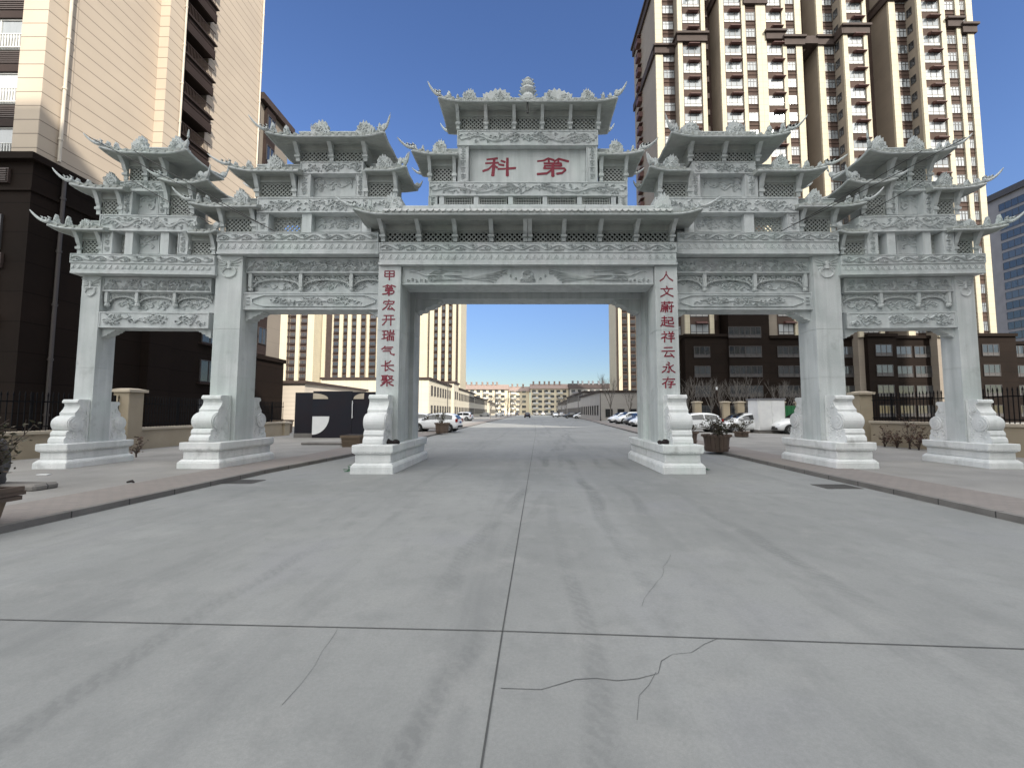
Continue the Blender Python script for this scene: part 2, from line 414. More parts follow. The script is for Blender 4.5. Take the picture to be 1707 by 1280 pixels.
# ---- carved relief drawings: lists of (points, half width)
def spiral(cx, cz, r0, r1, a0, turns, n=14):
    return [(cx + (r0 + (r1-r0)*i/(n-1)) * math.cos(a0 + turns*2*math.pi*i/(n-1)), cz + (r0 + (r1-r0)*i/(n-1)) * math.sin(a0 + turns*2*math.pi*i/(n-1))) for i in range(n)]
def rel_vine(W, H, rg):
    out = []; n = max(2, round(W / (H * 3.0))); p = W / n; a = .27 * H
    k = n * 12
    out.append(([(W*i/k, H/2 + a*math.sin(2*math.pi*i/12)) for i in range(k+1)], .055*H))
    for j in range(2*n):
        cx = p*(j+.5)/2; s = 1 if j % 2 else -1
        out.append((spiral(cx + .03*p, H/2 + s*.02*H - s*.10*H*-1, .30*H, .07*H, -s*math.pi/2, s*1.3), .05*H))
        out.append(([(cx-.2*p, H/2 + s*.36*H), (cx-.1*p, H/2 + s*.26*H), (cx, H/2 + s*.36*H)], .06*H))
        out.append(([(cx+.16*p, H/2 - s*.05*H), (cx+.2*p, H/2 + s*.2*H), (cx+.14*p, H/2 + s*.33*H)], .07*H))
    return out
def rel_clouds(W, H, rg, dens=1.0):
    out = []; n = int(dens * W / H * 5)
    for _ in range(n):
        x = rg.uniform(.03*W, .97*W); z = rg.uniform(.16*H, .84*H); L = rg.uniform(.35, .8) * H; s = rg.choice((-1, 1)); d = rg.choice((-1, 1))
        pts = [(x + d*(t-.5)*L, z + s*.10*H*math.sin(t*2*math.pi)) for t in [i/8 for i in range(9)]]
        e = pts[-1]
        pts += [(e[0] + d*.09*H*math.sin(q), e[1] - s*.09*H*(1-math.cos(q))*-1) for q in (.7, 1.5, 2.4, 3.3, 4.2)]
        pts = [(min(max(u, .02*W), .98*W), min(max(v, .06*H), .94*H)) for u, v in pts]
        out.append((pts, rg.uniform(.03, .055)*H))
    return out
def rel_dragon(W, H, rg):
    out = []
    for s in (1, -1):
        X = lambda u: W/2 + s*u
        k = 46; L = W*.43
        body = []
        for i in range(k):
            t = i/(k-1)
            body.append((X(W*.06 + L*t), H/2 + .25*H*math.sin(2*math.pi*1.6*t + .6) * (1-.25*t)))
        out.append((body, .12*H))
        out.append(([(a, b + .085*H) for a, b in body[4:-6]], .025*H))
        out.append(([(a, b - .085*H) for a, b in body[4:-6]], .025*H))
        hx, hz = body[0]
        out.append((spiral(hx - s*.02*W, hz, .18*H, .05*H, 0, 1.2), .07*H))
        for da in (.35, .1, -.2): out.append(([(hx, hz), (hx + s*.02*W, hz + da*H*.8), (hx + s*.05*W, hz + da*H)], .035*H))
        for q in (.22, .42, .62, .8):
            bx_, bz_ = body[int(q*(k-1))]; up = 1 if bz_ < H/2 else -1
            out.append(([(bx_, bz_), (bx_ + s*.12*H, bz_ + up*.2*H), (bx_ + s*.32*H, bz_ + up*.26*H), (bx_ + s*.36*H, bz_ + up*.16*H)], .045*H))
            out.append((spiral(bx_ - s*.3*H, H/2 + up*.3*H, .13*H, .03*H, 0, 1.4, 10), .035*H))
        out.append(([(X(W*.06+L), H*.45), (X(W*.06+L+.015*W), H*.62), (X(W*.475), H*.8)], .06*H))
    out.append((spiral(W/2, H/2, .16*H, .02*H, 0, 2, 18), .05*H))
    out += [(p, w*.9) for p, w in rel_clouds(W, H, rg, .75)]
    return out
def rel_phoenix(W, H, rg):
    out = []
    for s in (1, -1):
        X = lambda u: W/2 - s*u*W/2
        # long sweeping tail plumes, fanning towards the middle
        for j in range(6):
            zt = .92 - .16*j
            pts = [(X(.68 - .50*t + .02*j*t), H*(.52*(1-t) + zt*t - .34*math.sin(math.pi*t)*(.6 - .12*j))) for t in [i/14 for i in range(15)]]
            pts = [(x, min(max(z, .05*H), .95*H)) for x, z in pts]
            out.append((pts, .045*H)); e = pts[-1]
            out.append((spiral(e[0], e[1] - .05*H, .07*H, .02*H, 1.5, 1.1, 8), .03*H))
        # body, neck and head
        out.append(([(X(.70), H*.50), (X(.76), H*.56), (X(.82), H*.52), (X(.87), H*.66), (X(.90), H*.80), (X(.935), H*.84), (X(.96), H*.78)], .10*H))
        for j in range(3): out.append(([(X(.91), H*.86), (X(.90 - .012*j), H*.94), (X(.88 - .02*j), H*.97)], .03*H))
        # raised wings
        for j in range(6):
            out.append(([(X(.80 - .012*j), H*.58), (X(.77 - .025*j), H*(.78 + .02*j)), (X(.71 - .035*j), H*(.93 - .03*j))], .035*H))
            out.append(([(X(.80 - .01*j), H*.46), (X(.81 - .03*j), H*.26), (X(.76 - .045*j), H*(.10 + .02*j))], .035*H))
        for j in range(7): out.append((spiral(X(.97 - .035*j), H*(.16 + .07*(j % 2)), .10*H, .025*H, j, 1.3, 9), .035*H))
        for j in range(3): out.append((spiral(X(.10 + .04*j), H*(.5 + .2*(j-1)), .09*H, .02*H, j, 1.3, 9), .03*H))
    for q in (.42, .30, .18): out.append(([(W/2 + q*H*.9*math.cos(t), H*.5 + q*H*.9*math.sin(t)) for t in [math.pi*2*i/20 for i in range(21)]], .035*H))
    for q in (.1, .2): out.append(([(W/2 - .55*H + .11*H*i, H*(q + (.08 if i % 2 else 0))) for i in range(11)], .035*H))
    return out
def rel_zigzag(W, H, rg):
    n = round(W / (H * .95)); p = W/n
    out = [([(p*i, .15*H), (p*(i+.5), .85*H), (p*(i+1), .15*H)], .05*H) for i in range(n)]
    out += [([(p*(i+.28), .15*H), (p*(i+.5), .5*H), (p*(i+.72), .15*H)], .05*H) for i in range(n)]
    return out
def rel_waves(W, H, rg):
    out = rel_clouds(W, H*.62, rg, 1.0); out = [([(x, z + .36*H) for x, z in p], w) for p, w in out]
    n = max(3, round(W / (H*.8))); p = W/n
    for i in range(n):
        for q in (.48, .34, .2):
            out.append(([(p*(i+.5) + q*p*math.cos(t), .03*H + q*.85*H*math.sin(t)) for t in [math.pi*j/8 for j in range(9)]], .035*H))
    return out
def rel_flower(W, H, rg):
    out = []; n = max(2, round(H / (W*.8)))
    for i in range(n):
        cz = H*(i+.5)/n
        out.append((spiral(W/2, cz, .3*W, .06*W, i, 1.6, 14), .06*W))
        out.append(([(W*.2, cz + .3*W), (W*.5, cz + .38*W), (W*.8, cz + .3*W)], .06*W))
    return out
def rel_cartouche(W, H, rg):
    a, b, c = .05*W, .10*H, .13*W
    pts = [(c, b), (W-c, b), (W-a, .38*H), (W-a, .62*H), (W-c, H-b), (c, H-b), (a, .62*H), (a, .38*H), (c, b)]
    out = [(pts, .04*H)]
    inner = rel_clouds(W*.72, H*.7, rg, .8)
    out += [([(x + .14*W, z + .15*H) for x, z in p], w) for p, w in inner]
    out.append(([(W*.3, H*.35), (W*.45, H*.55), (W*.6, H*.5), (W*.72, H*.35)], .07*H))
    for s in (0, 1):
        for q in (.25, .5, .75): out.append(([(W*(s*.965 + .005), H*q), (W*(s*.965 + .03), H*q)], .05*H))
    return out
RELS = dict(vine=rel_vine, clouds=rel_clouds, dragon=rel_dragon, phoenix=rel_phoenix, zigzag=rel_zigzag, waves=rel_waves, flower=rel_flower, cartouche=rel_cartouche)
def carve(mb, kind, x0, x1, z0, z1, y, depth=.034, seed=1):
    W, H = x1-x0, z1-z0
    for p, w in RELS[kind](W, H, random.Random(seed)):
        mb.ridge([(x0 + a, z0 + b) for a, b in p], w, depth, y)

def panel(S, sec, name, q, ly, dep, kind=None, mt=None, margin=.12, border=True, seed=1, parent=None, bev=.012, depth=.036):
    mb = MB(S @ sec.M); x0, x1, z0, z1 = q
    mb.box(x0, x1, ly, ly+dep, z0, z1)
    if kind:
        H = z1-z0; m = margin * min(H, x1-x0)
        if border and H > .12: mb.frame(x0 + .004, x1 - .004, z0 + .004, z1 - .004, m*.55, .02, ly)
        carve(mb, kind, x0 + m, x1 - m, z0 + m*.9, z1 - m*.9, ly, depth, seed)
    return mb.build(name, mt or CV, parent or gate)

def lattice(S, sec, x0, x1, z0, z1, ly, pitch=.125, bar=.0142, closed=True, name='lattice_screen', square=False):
    mb = MB(S @ sec.M); W, H = x1-x0, z1-z0
    f = .03
    mb.box(x0, x1, ly, ly+.06, z0, z0+f); mb.box(x0, x1, ly, ly+.06, z1-f, z1)
    mb.box(x0, x0+f, ly, ly+.06, z0+f, z1-f); mb.box(x1-f, x1, ly, ly+.06, z0+f, z1-f)
    a0, a1, b0, b1 = x0+f*.5, x1-f*.5, z0+f*.5, z1-f*.5
    def seg(px, pz, dx, dz, yo):
        t0, t1 = -9e9, 9e9
        for p, d, lo, hi in ((px, dx, a0, a1), (pz, dz, b0, b1)):
            if abs(d) < 1e-9:
                if p < lo or p > hi: return
                continue
            u, v = (lo-p)/d, (hi-p)/d
            if u > v: u, v = v, u
            t0, t1 = max(t0, u), min(t1, v)
        if t1 - t0 < .03: return
        A = (px + dx*t0, pz + dz*t0); B = (px + dx*t1, pz + dz*t1); nx, nz = -dz*bar, dx*bar
        mb.extr([(A[0]+nx, A[1]+nz), (A[0]-nx, A[1]-nz), (B[0]-nx, B[1]-nz), (B[0]+nx, B[1]+nz)], 'y', ly+yo, ly+yo+.035)
    r = .7071
    if square:
        k = max(2, round(W/pitch))
        for i in range(1, k): seg(x0 + W*i/k, z0, 0, 1, .01)
        for i in range(1, 4): seg(x0, z0 + H*i/4, 1, 0, .015)
    else:
        n = int((W+H)/pitch) + 1; st = pitch * 1.0
        for i in range(-1, n+1):
            seg(x0 + i*st, z0, -r, r, .008); seg(x1 - i*st, z0, r, r, .014)
    return mb.build(name, RS, gate)

def bracket(S, sec, x, w, z0, z1, ly, out=.42):
    mb = MB(S @ sec.M); h = z1-z0
    pr = [(0, 0), (-.05, 0), (-.05, .16), (-.09, .2), (-.09, .33), (-.06, .36), (-.13, .46), (-.2, .66), (-.30, .82), (-.42, .95), (-.44, 1.0), (0, 1.0)]
    k = out/.44
    mb.extr([(ly + a*k, z0 + b*h) for a, b in pr], 'x', x-w/2, x+w/2)
    mb.box(x-w/2-.025, x+w/2+.025, ly-.09*k-.02, ly, z0+.2*h, z0+.3*h)
    return mb.build('bracket', ST, gate)

def lattice_row(S, sec, px0, px1, py0, py1, ly, n, pitch=.125, bw=.11, out=.42, top=.34, ztop=None, back=None, ends=(True, True), centre_double=False):
    x0, x1, z0, z1 = sec.bx(px0, px1, py0, py1, ly)
    if ztop: z1 = ztop
    H = z1-z0; zl = z1 - H*top
    b = back if back is not None else -ly
    mb = MB(S @ sec.M)
    mb.box(x0, x1, ly-.02, ly+.1, zl, z1)                       # plain rail above the lattice
    mb.box(x0, x1, b-.08, b, z0, z1); mb.box(x0, x0+.05, ly+.1, b-.08, z0, z1); mb.box(x1-.05, x1, ly+.1, b-.08, z0, z1)
    mb.build('eave_rail', RS, gate)
    mb = MB(S @ sec.M); mb.box(x0+.052, x1-.052, ly+.16, b-.083, z0, z1-.003); mb.build('lattice_shade_panel', M['lattice_shade'], gate)  # added dark panel, paints the shade seen through the lattice holes
    xs = [x0 + (x1-x0)*i/n for i in range(n+1)]
    for i in range(n):
        lattice(S, sec, xs[i]+bw/2, xs[i+1]-bw/2, z0, zl, ly+.03, pitch)
    for i, x in enumerate(xs):
        if (i == 0 and not ends[0]) or (i == n and not ends[1]): continue
        if centre_double and i == n//2:
            bracket(S, sec, x-bw*.55, bw, z0, z1, ly, out); bracket(S, sec, x+bw*.55, bw, z0, z1, ly, out)
        else: bracket(S, sec, x, bw, z0, z1, ly, out)
    # side faces of the box
    return x0, x1, z0, z1

ORN = {
 'dragon': [(0,0),(.0,.18),(.07,.28),(.03,.42),(.02,.58),(.1,.55),(.14,.7),(.22,.62),(.28,.82),(.36,.74),(.44,.97),(.52,.80),(.60,1.0),(.66,.80),(.78,.88),(.80,.66),(.93,.62),(.88,.45),(1.0,.34),(.94,.2),(1,.08),(1,0)],
 'beast': [(0,0),(.05,.35),(.0,.6),(.12,.85),(.3,1.0),(.5,.92),(.55,.68),(.72,.6),(.85,.4),(.8,.25),(1,0)],
 'curl': [(0,0),(.02,.3),(.12,.62),(.3,.9),(.55,1.0),(.78,.92),(.85,.72),(.72,.56),(.55,.62),(.48,.72),(.4,.58),(.52,.36),(.75,.22),(1,.1),(1,0)],
 'flame': [(0,0),(0,.18),(.12,.2),(.1,.34),(.0,.42),(.1,.46),(.12,.6),(.2,.56),(.24,.78),(.32,.70),(.38,.9),(.5,1.0),(.62,.9),(.68,.70),(.76,.78),(.8,.56),(.88,.6),(.9,.46),(1,.42),(.9,.34),(.88,.2),(1,.18),(1,0)],
}
def ornament(S, sec, kind, pxa, pxb, pyt, ly, zb, roof, flip=False, th=.12, name='ridge_ornament'):
    xa, _ = sec.pin(pxa, pyt, ly); xb, zt = sec.pin(pxb, pyt, ly); W, H = xb-xa, zt-zb
    mb = MB(S @ sec.M)
    pts = [(xa + (1-u if flip else u)*W, zb - .03 + v*(H+.03)) for u, v in ORN[kind]]
    mb.extr(pts, 'y', ly-th/2, ly+th/2)
    inner = [(xa + W*.5 + (p[0]-xa-W*.5)*.72, zb + (p[1]-zb)*.72 + .02) for p in pts]
    mb.extr(inner, 'y', ly-th/2-.03, ly+th/2+.03)
    g = random.Random(int(pxa))
    for i in range(7):
        cx = xa + W*g.uniform(.2, .8); cz = zb + H*g.uniform(.12, .6)
        mb.ridge(spiral(cx, cz, min(W, H)*.17, .01, g.uniform(0, 6), 1.2, 9), min(W, H)*.04, .02, ly-th/2-.03)
    return mb.build(name, ST, roof, bevel=.012)

def roof(S, sec, pxl, pxr, pye, lyf, lyb, tipl=None, tipr=None, hr=.45, th=.09, orn=(), capw=None, lift=None, orn_ly=None, scallop=False):
    pm = (pxl+pxr)/2
    xl, _ = sec.pin(pxl, pye, lyf); xr, _ = sec.pin(pxr, pye, lyf); _, ze = sec.pin(pm, pye, lyf)
    yc = (lyf+lyb)/2; hd = (lyb-lyf)/2
    nu, nv = 28, 10
    L = (lift or .12)*.75; X = .02
    mb = MB(S @ sec.M)
    span = xr-xl; edge = min(.5, .75/span)
    def cw(u):            # 0 in the middle .. 1 at a lifted end
        if u < 0 and not tipl: return 0.0
        if u > 0 and not tipr: return 0.0
        d = (1-abs(u))*.5/edge
        return max(0.0, 1-d)**2.0
    def P(u, v, top):
        c = cw(u); av = abs(v)
        x = (xl+xr)/2 + u*span/2
        y = yc + v*hd
        z = ze + L*c*(.25 + .75*av**3)
        x += (1 if u > 0 else -1)*X*c*av**4
        y += v*.06*c*av**3
        if top:
            a = 1-av; b = (1-abs(u))*span/2/hd if (tipl if u < 0 else tipr) else 9
            z += th + hr*min(a, b)**1.25
        else:
            z += .10*(1-av)**2*(1-.6*c)
        return (x, y, z)
    us = [-1 + 2*i/nu for i in range(nu+1)]; us = [math.copysign(abs(u)**.8, u) for u in us]
    vs_ = [-1 + 2*j/nv for j in range(nv+1)]
    vs = [P(u, v, False) for u in us for v in vs_] + [P(u, v, True) for u in us for v in vs_]
    n = (nu+1)*(nv+1); I = lambda i, j: i*(nv+1)+j
    fs = []
    for i in range(nu):
        for j in range(nv):
            fs.append((I(i,j), I(i,j+1), I(i+1,j+1), I(i+1,j)))
            fs.append((n+I(i,j), n+I(i+1,j), n+I(i+1,j+1), n+I(i,j+1)))
        for j in (0, nv): fs.append((I(i,j), I(i+1,j), n+I(i+1,j), n+I(i,j)))
    for j in range(nv):
        for i in (0, nu): fs.append((I(i,j), I(i,j+1), n+I(i,j+1), n+I(i,j)))
    mb.add(vs, fs)
    # tile rolls on top, front and back, and drip tiles along the eave
    k = int(span/.2)
    for a in range(1, k):
        u = -1 + 2*a/k
        for s in (-1, 1):
            pts = [P(u, s*t, True) for t in (1.0, .75, .5, .25, .03)]
            mb.tube([(p[0], p[1], p[2]+.01) for p in pts], .04, 5)
            p = P(u, s, True); mb.disc((p[0], p[2]-.01), .045, 'y', p[1]-.03*1 if s < 0 else p[1], p[1] if s < 0 else p[1]+.03, 8)
    # underside board lines
    for v in (-.8, -.6, -.4, .4, .6, .8):
        pts = [P(u, v, False) for u in us]
        mb.tube([(p[0], p[1], p[2]+.004) for p in pts], .012, 4)
    r = mb.build('roof', RS, gate)
    # lip along the front and back edge
    mb = MB(S @ sec.M)
    for s in (-1, 1):
        pts = [P(u, s, False) for u in us]
        mb.tube([(p[0], p[1] + s*.012, p[2]+.012) for p in pts], .028, 5)
    for su in (-1, 1):
        if (su < 0 and not tipl) or (su > 0 and not tipr): continue
        pts = [P(su, v, False) for v in vs_]
        mb.tube([(p[0] + su*.012, p[1], p[2]+.012) for p in pts], .028, 5)
    mb.build('eave_lip', ST, r)
    # ridge board
    zt = ze + th + hr
    a0 = xl + (hd*.75 if tipl else 0); a1 = xr - (hd*.75 if tipr else 0)
    if a1 - a0 > .2:
        mb = MB(S @ sec.M); mb.box(a0, a1, yc-.06, yc+.06, zt-.08, zt+.12); mb.box(a0-.03, a1+.03, yc-.08, yc+.08, zt+.12, zt+.16)
        mb.build('ridge', ST, r)
    # hip ridges and upturned corner tips
    for su, tip in ((-1, tipl), (1, tipr)):
        if not tip: continue
        tx, tz = sec.pin(tip[0], tip[1], lyf)
        for s in (-1, 1):
            mb = MB(S @ sec.M)
            b = [P(su*(1 - (hd*.75/span*2)*t), s*(1-t), True) for t in (1.0, .66, .33, .08)]
            c0 = P(su, s, True)
            end = Vector((tx, c0[1] + s*.1, tz)); st = Vector((c0[0] - su*.02, c0[1], c0[2]))
            d = end - st
            arc = [st + Vector((d.x*t**.85, d.y*t, d.z*t**1.7)) for t in (.12, .3, .5, .7, .86, 1.0)]
            pts = [Vector(p) + Vector((0, 0, .03)) for p in b] + [st + Vector((0, 0, .03))] + arc
            rad = [.04, .042, .045, .05, .052, .046, .042, .037, .031, .024, .009]
            mb.tube(pts, rad, 6)
            # small fins on the corner
            for q, hh in ((4, .1), (5, .09), (6, .08)):
                p = pts[q]; mb.extr([(p.x-.07, p.z+.02), (p.x+.05, p.z+.02), (p.x + su*.03, p.z + hh + .05), (p.x - su*.05, p.z + hh)], 'y', p.y-.025, p.y+.025)
            mb.build('corner_tip', ST, r)
    for o in orn:
        kind, pa, pb, pt = o[:4]; fl = len(o) > 4 and o[4]
        ly = orn_ly if orn_ly is not None else lyf + .16
        ornament(S, sec, kind, pa, pb, pt, ly, ze + th + .02, r, fl, th=(.08 if kind == 'beast' else .12))
    return r

def shaft(mb, x0, x1, y0, y1, z0, z1, seams):
    zs = [z0] + list(seams) + [z1]
    for a, b in zip(zs[:-1], zs[1:]):
        mb.box(x0, x1, y0, y1, a, b - (.007 if b != z1 else 0))
        if b != z1: mb.box(x0+.012, x1-.012, y0+.012, y1-.012, b - .007, b)
def pillar_box(S, sec, x0, x1, y0, y1, z0, z1, name='pillar'):
    mb = MB(S @ sec.M); shaft(mb, x0, x1, y0, y1, z0, z1, (3.93,) if y0 < 0 else (4.1,))
    return mb.build(name, ST, gate, bevel=.02)

DRUM = [(0,0),(.98,0),(1.0,.05),(.98,.11),(.93,.14),(.90,.16),(.93,.20),(.90,.26),(.82,.29)]
def drum_profile(d, h):
    pts = [(u*d, v*h) for u, v in DRUM]
    r = .185*h; c = (.90*d - r*.95, .44*h)
    for i in range(11):
        a = -math.pi*.42 + i*(math.pi*.42 + math.pi*.47)/10
        pts.append((c[0] + r*math.cos(a), c[1] + r*math.sin(a)))
    pts += [(.60*d, .645*h), (.61*d, .69*h), (.57*d, .71*h), (.47*d, .78*h), (.42*d, .85*h), (.44*d, .90*h), (.54*d, .925*h), (.53*d, .97*h), (.47*d, 1.0*h), (0, 1.0*h)]
    return pts, c, r
def drum(S, sec, x0, x1, y, z0, h, d, dirn=-1):
    """drum stone standing against a pillar face at local y, reaching out by d"""
    mb = MB(S @ sec.M); pts, c, r = drum_profile(d, h)
    mb.extr([(y + dirn*a, z0 + b) for a, b in pts], 'x', x0, x1)
    w = x1-x0
    for sx, xa in ((-1, x0), (1, x1)):
        k = MB(); n = 20
        for rr, hh in ((.92, .03), (.62, .045), (.25, .055)):
            mb.extr([(y + dirn*(c[0]) + r*rr*math.cos(2*math.pi*i/n), z0 + c[1] + r*rr*math.sin(2*math.pi*i/n)) for i in range(n)], 'x', xa, xa + sx*hh)
        g = random.Random(3)
        for i in range(34):      # carved curls on the flanks
            u = g.uniform(.05, .8)*d; v = g.uniform(.06, .9)*h
            if v > .6*h and u > .38*d: continue
            q = spiral(0, 0, g.uniform(.04, .08), .012, g.uniform(0, 6), g.choice((-1.1, 1.1)), 8)
            mb.tube([(xa + sx*.004, y + dirn*(u + a), z0 + v + b) for a, b in q], .013, 4)
        # raised border along the back of the flank
        mb.box(xa, xa + sx*.02, y + dirn*.01, y + dirn*.06, z0 + .02, z0 + h*.97)
    return mb.build('drum_stone', PL, gate, bevel=.012)

def plinth(S, sec, x0, x1, y0, y1, z0, z1):
    mb = MB(S @ sec.M); h = z1-z0
    o = .0
    mb.box(x0-.02, x1+.02, y0-.02, y1+.02, z0-.05, z0+.26*h)
    mb.frustum((x0-.02, x1+.02, y0-.02, y1+.02), z0+.26*h+.0, (x0+.05, x1-.05, y0+.05, y1-.05), z0+.37*h)
    mb.box(x0+.07, x1-.07, y0+.07, y1-.07, z0+.37*h, z0+.66*h)
    mb.frustum((x0+.06, x1-.06, y0+.06, y1-.06), z0+.66*h, (x0, x1, y0, y1), z0+.74*h)
    mb.box(x0, x1, y0, y1, z0+.74*h, z1)
    # bead of small leaves under the top slab
    g = random.Random(2); xx = x0+.05
    while xx < x1-.05:
        mb.extr([(xx-.03, z0+.75*h), (xx, z0+.69*h), (xx+.03, z0+.75*h)], 'y', y0-.008, y0+.03); xx += .075
    yy = y0+.05; xs_ = x1
    while yy < y1-.05:
        mb.extr([(yy-.03, z0+.75*h), (yy, z0+.69*h), (yy+.03, z0+.75*h)], 'x', x1-.03, x1+.008); yy += .075
    return mb.build('plinth', PL, gate, bevel=.018)

def sparrow(S, sec, x, s, y0, y1, zt, W, H):
    mb = MB(S @ sec.M)
    pr = [(0,0),(1,0),(.97,-.14),(.86,-.2),(.84,-.32),(.66,-.4),(.58,-.56),(.4,-.62),(.34,-.82),(.16,-.86),(.1,-1.0),(0,-1)]
    mb.extr([(x + s*u*W, zt + v*H) for u, v in pr], 'y', y0, y1)
    return mb.build('corner_bracket', ST, gate)

def openwork(S, sec, x0, x1, z0, z1, y):
    mb = MB(S @ sec.M); W, H = x1-x0, z1-z0
    mb.box(x0, x1, y, y+.05, z1-.1*H, z1)
    arch = [(x0 + W*t, z0 + H*(.06 + .52*math.sin(math.pi*min(1, max(0, t)))**.5)) for t in [i/14 for i in range(15)]]
    mb.tube([(a, y+.025, b) for a, b in arch], .022, 5)
    g = random.Random(5); n = 9
    for i in range(n):
        t = (i+.5)/n; cx = x0 + W*t; lo = z0 + H*(.06 + .52*math.sin(math.pi*t)**.5); cz = (lo + z1 - .1*H)/2; r = max(.03, (z1 - .1*H - lo)/2)
        mb.tube([(a, y+.025, b) for a, b in spiral(cx, cz, r, r*.2, (0 if i % 2 else math.pi), 1.35, 11)], .017, 4)
        if r > .07:
            mb.tube([(cx - W/n/2, y+.025, cz - r*.7), (cx, y+.025, cz + r*.8), (cx + W/n/2, y+.025, cz - r*.5)], .014, 4)
    return mb.build('openwork_valance', ST, gate)

def hang_post(S, sec, x, z0, z1, y, w=.1):
    mb = MB(S @ sec.M)
    mb.box(x-w/2, x+w/2, y-.02, y+.1, z0+.12, z1)
    mb.lathe([(.02, -.02), (.06, .0), (.075, .05), (.05, .09), (.06, .12)], (x, y+.04, z0), 10)
    return mb.build('hanging_post', ST, gate)

def beast_relief(mb, cx, cz, w, h, y):
    for s in (1, -1):
        for j in range(5):
            t = j/4
            mb.ridge([(cx + s*.06*w, cz + h*(.18 - .05*j)), (cx + s*w*(.3 - .02*j), cz + h*(.33 - .12*j)), (cx + s*w*(.5 - .06*j), cz + h*(.42 - .17*j))], .028*h*1.6, .035, y)
    mb.ridge([(cx, cz + .28*h), (cx, cz + .05*h), (cx, cz - .08*h)], .12*w, .05, y, False)
    for s in (1, -1): mb.ridge(spiral(cx + s*.09*w, cz + .12*h, .05*w, .01, 0, 1, 9), .03*w, .065, y)
    mb.ridge([(cx + .27*w*math.cos(t), cz - .22*h + .24*h*math.sin(t)) for t in [2*math.pi*i/22 for i in range(23)]], .035*w, .04, y, False)

# ---- brush strokes of the inscriptions (clerical hand), box 100 x 100, y down
GLYPH = {
'科': '12,11 43,5;8,31 46,28;34,8 33,50 30,95*1.5;32,38 17,62 1,72;37,45 43,53;55,17 66,24;48,37 63,41;46,61 76,59 98,56;74,4 74,95*1.4',
'第': '2,20 22,16 35,5 52,14;36,12 37,22;53,22 67,7 97,21;66,15 66,24;22,31 74,31 75,44;23,44 74,44;25,45 22,58;22,58 84,58 88,66 78,82 62,86;49,32 49,98*1.5;46,66 30,84 2,88',
'甲': '15,8 15,62;15,8 85,8 85,62;15,36 85,36;15,62 85,62;50,8 50,98',
'宏': '50,0 50,12;10,34 14,16 90,16 86,32;22,40 80,38;46,26 34,62 4,90;60,52 42,86 78,84;70,68 94,96',
'开': '14,10 88,10;2,46 98,44;34,10 32,60 6,96;68,10 68,98',
'瑞': '4,14 36,12;8,44 34,43;2,82 38,74;20,12 20,80;66,0 66,26;46,8 46,26 90,26 90,6;40,42 98,40;66,42 60,56;46,60 46,98;46,60 90,60 90,98;60,60 60,92;76,60 76,92',
'气': '30,4 20,22 4,36;28,18 88,16;26,36 76,35;14,56 68,54 72,78 98,96 98,84',
'长': '76,4 60,22 36,32;4,48 96,44;34,4 34,94 54,82;44,48 64,74 98,94',
'聚': '6,6 54,5;16,6 16,44;44,6 44,46;16,19 44,19;16,31 44,31;4,48 50,40;58,10 90,9 80,28 58,46;62,16 76,34 98,44;52,52 24,60;50,54 50,98;40,64 22,80 4,94;12,66 30,76;88,56 62,66;58,64 74,82 98,94',
'人': '50,4 48,30 30,66 2,90;52,34 70,66 98,88',
'文': '50,0 54,14;6,24 96,22;70,26 54,62 4,94;28,28 50,66 98,92',
'蔚': '6,12 94,11;32,2 32,22;66,2 66,22;12,30 54,30 54,46 12,46;12,30 10,66 2,94;20,58 54,58;16,70 56,70;36,70 36,98;24,80 18,92;48,80 54,92;60,48 98,46;84,28 84,96 74,92;66,60 72,72',
'起': '8,18 46,17;28,2 28,42;4,42 50,40;28,42 28,78;28,60 48,59;14,56 10,76 0,92;12,80 40,88 98,94;56,14 90,14 90,40;58,40 90,40;58,40 58,70 94,70 96,58',
'祥': '22,2 28,12;4,26 44,25 26,50 2,64;26,46 26,98;30,52 44,62;60,4 66,16;90,2 82,16;52,24 98,23;56,44 94,43;48,66 100,64;75,24 75,98',
'云': '20,10 82,8;2,42 98,40;44,44 22,88 82,84;68,62 94,96',
'永': '46,2 58,12;32,24 54,24 54,94 40,88;8,46 38,44 26,74 2,94;88,28 60,48;58,42 72,74 98,94',
'存': '4,22 96,20;46,2 34,40 2,66;26,46 26,98;48,42 84,41 66,56;66,54 66,96 52,92;42,68 98,66'}
def character(S, sec, ch, x0, x1, z0, z1, y, w, parent):
    mb = MB(S @ sec.M); e = 0
    for st in GLYPH[ch].split(';'):
        k = 1.0
        if '*' in st: st, q = st.split('*'); k = float(q)
        pts = [(x0 + (x1-x0)*float(p.split(',')[0])/100, z1 - (z1-z0)*float(p.split(',')[1])/100) for p in st.split()]
        n = len(pts)-1
        for i in range(n):
            (ax, az), (bx_, bz) = pts[i], pts[i+1]
            l = math.hypot(bx_-ax, bz-az) or 1; dx, dz = (bx_-ax)/l, (bz-az)/l
            ha = w*k*(.8 if i == 0 else .95); hb = w*k*(1.15 if i == n-1 else .95)
            ax -= dx*w*.4; az -= dz*w*.4; bx_ += dx*w*.4; bz += dz*w*.4
            e += 1; yo = y - .006 - .0004*e
            mb.extr([(ax - dz*ha, az + dx*ha), (ax + dz*ha, az - dx*ha), (bx_ + dz*hb*.9, bz - dx*hb*.9), (bx_ + dx*hb*.4, bz + dz*hb*.4), (bx_ - dz*hb*.9, bz + dx*hb*.9)], 'y', yo, y + .0002*e)
    return mb.build('character', RED, parent)

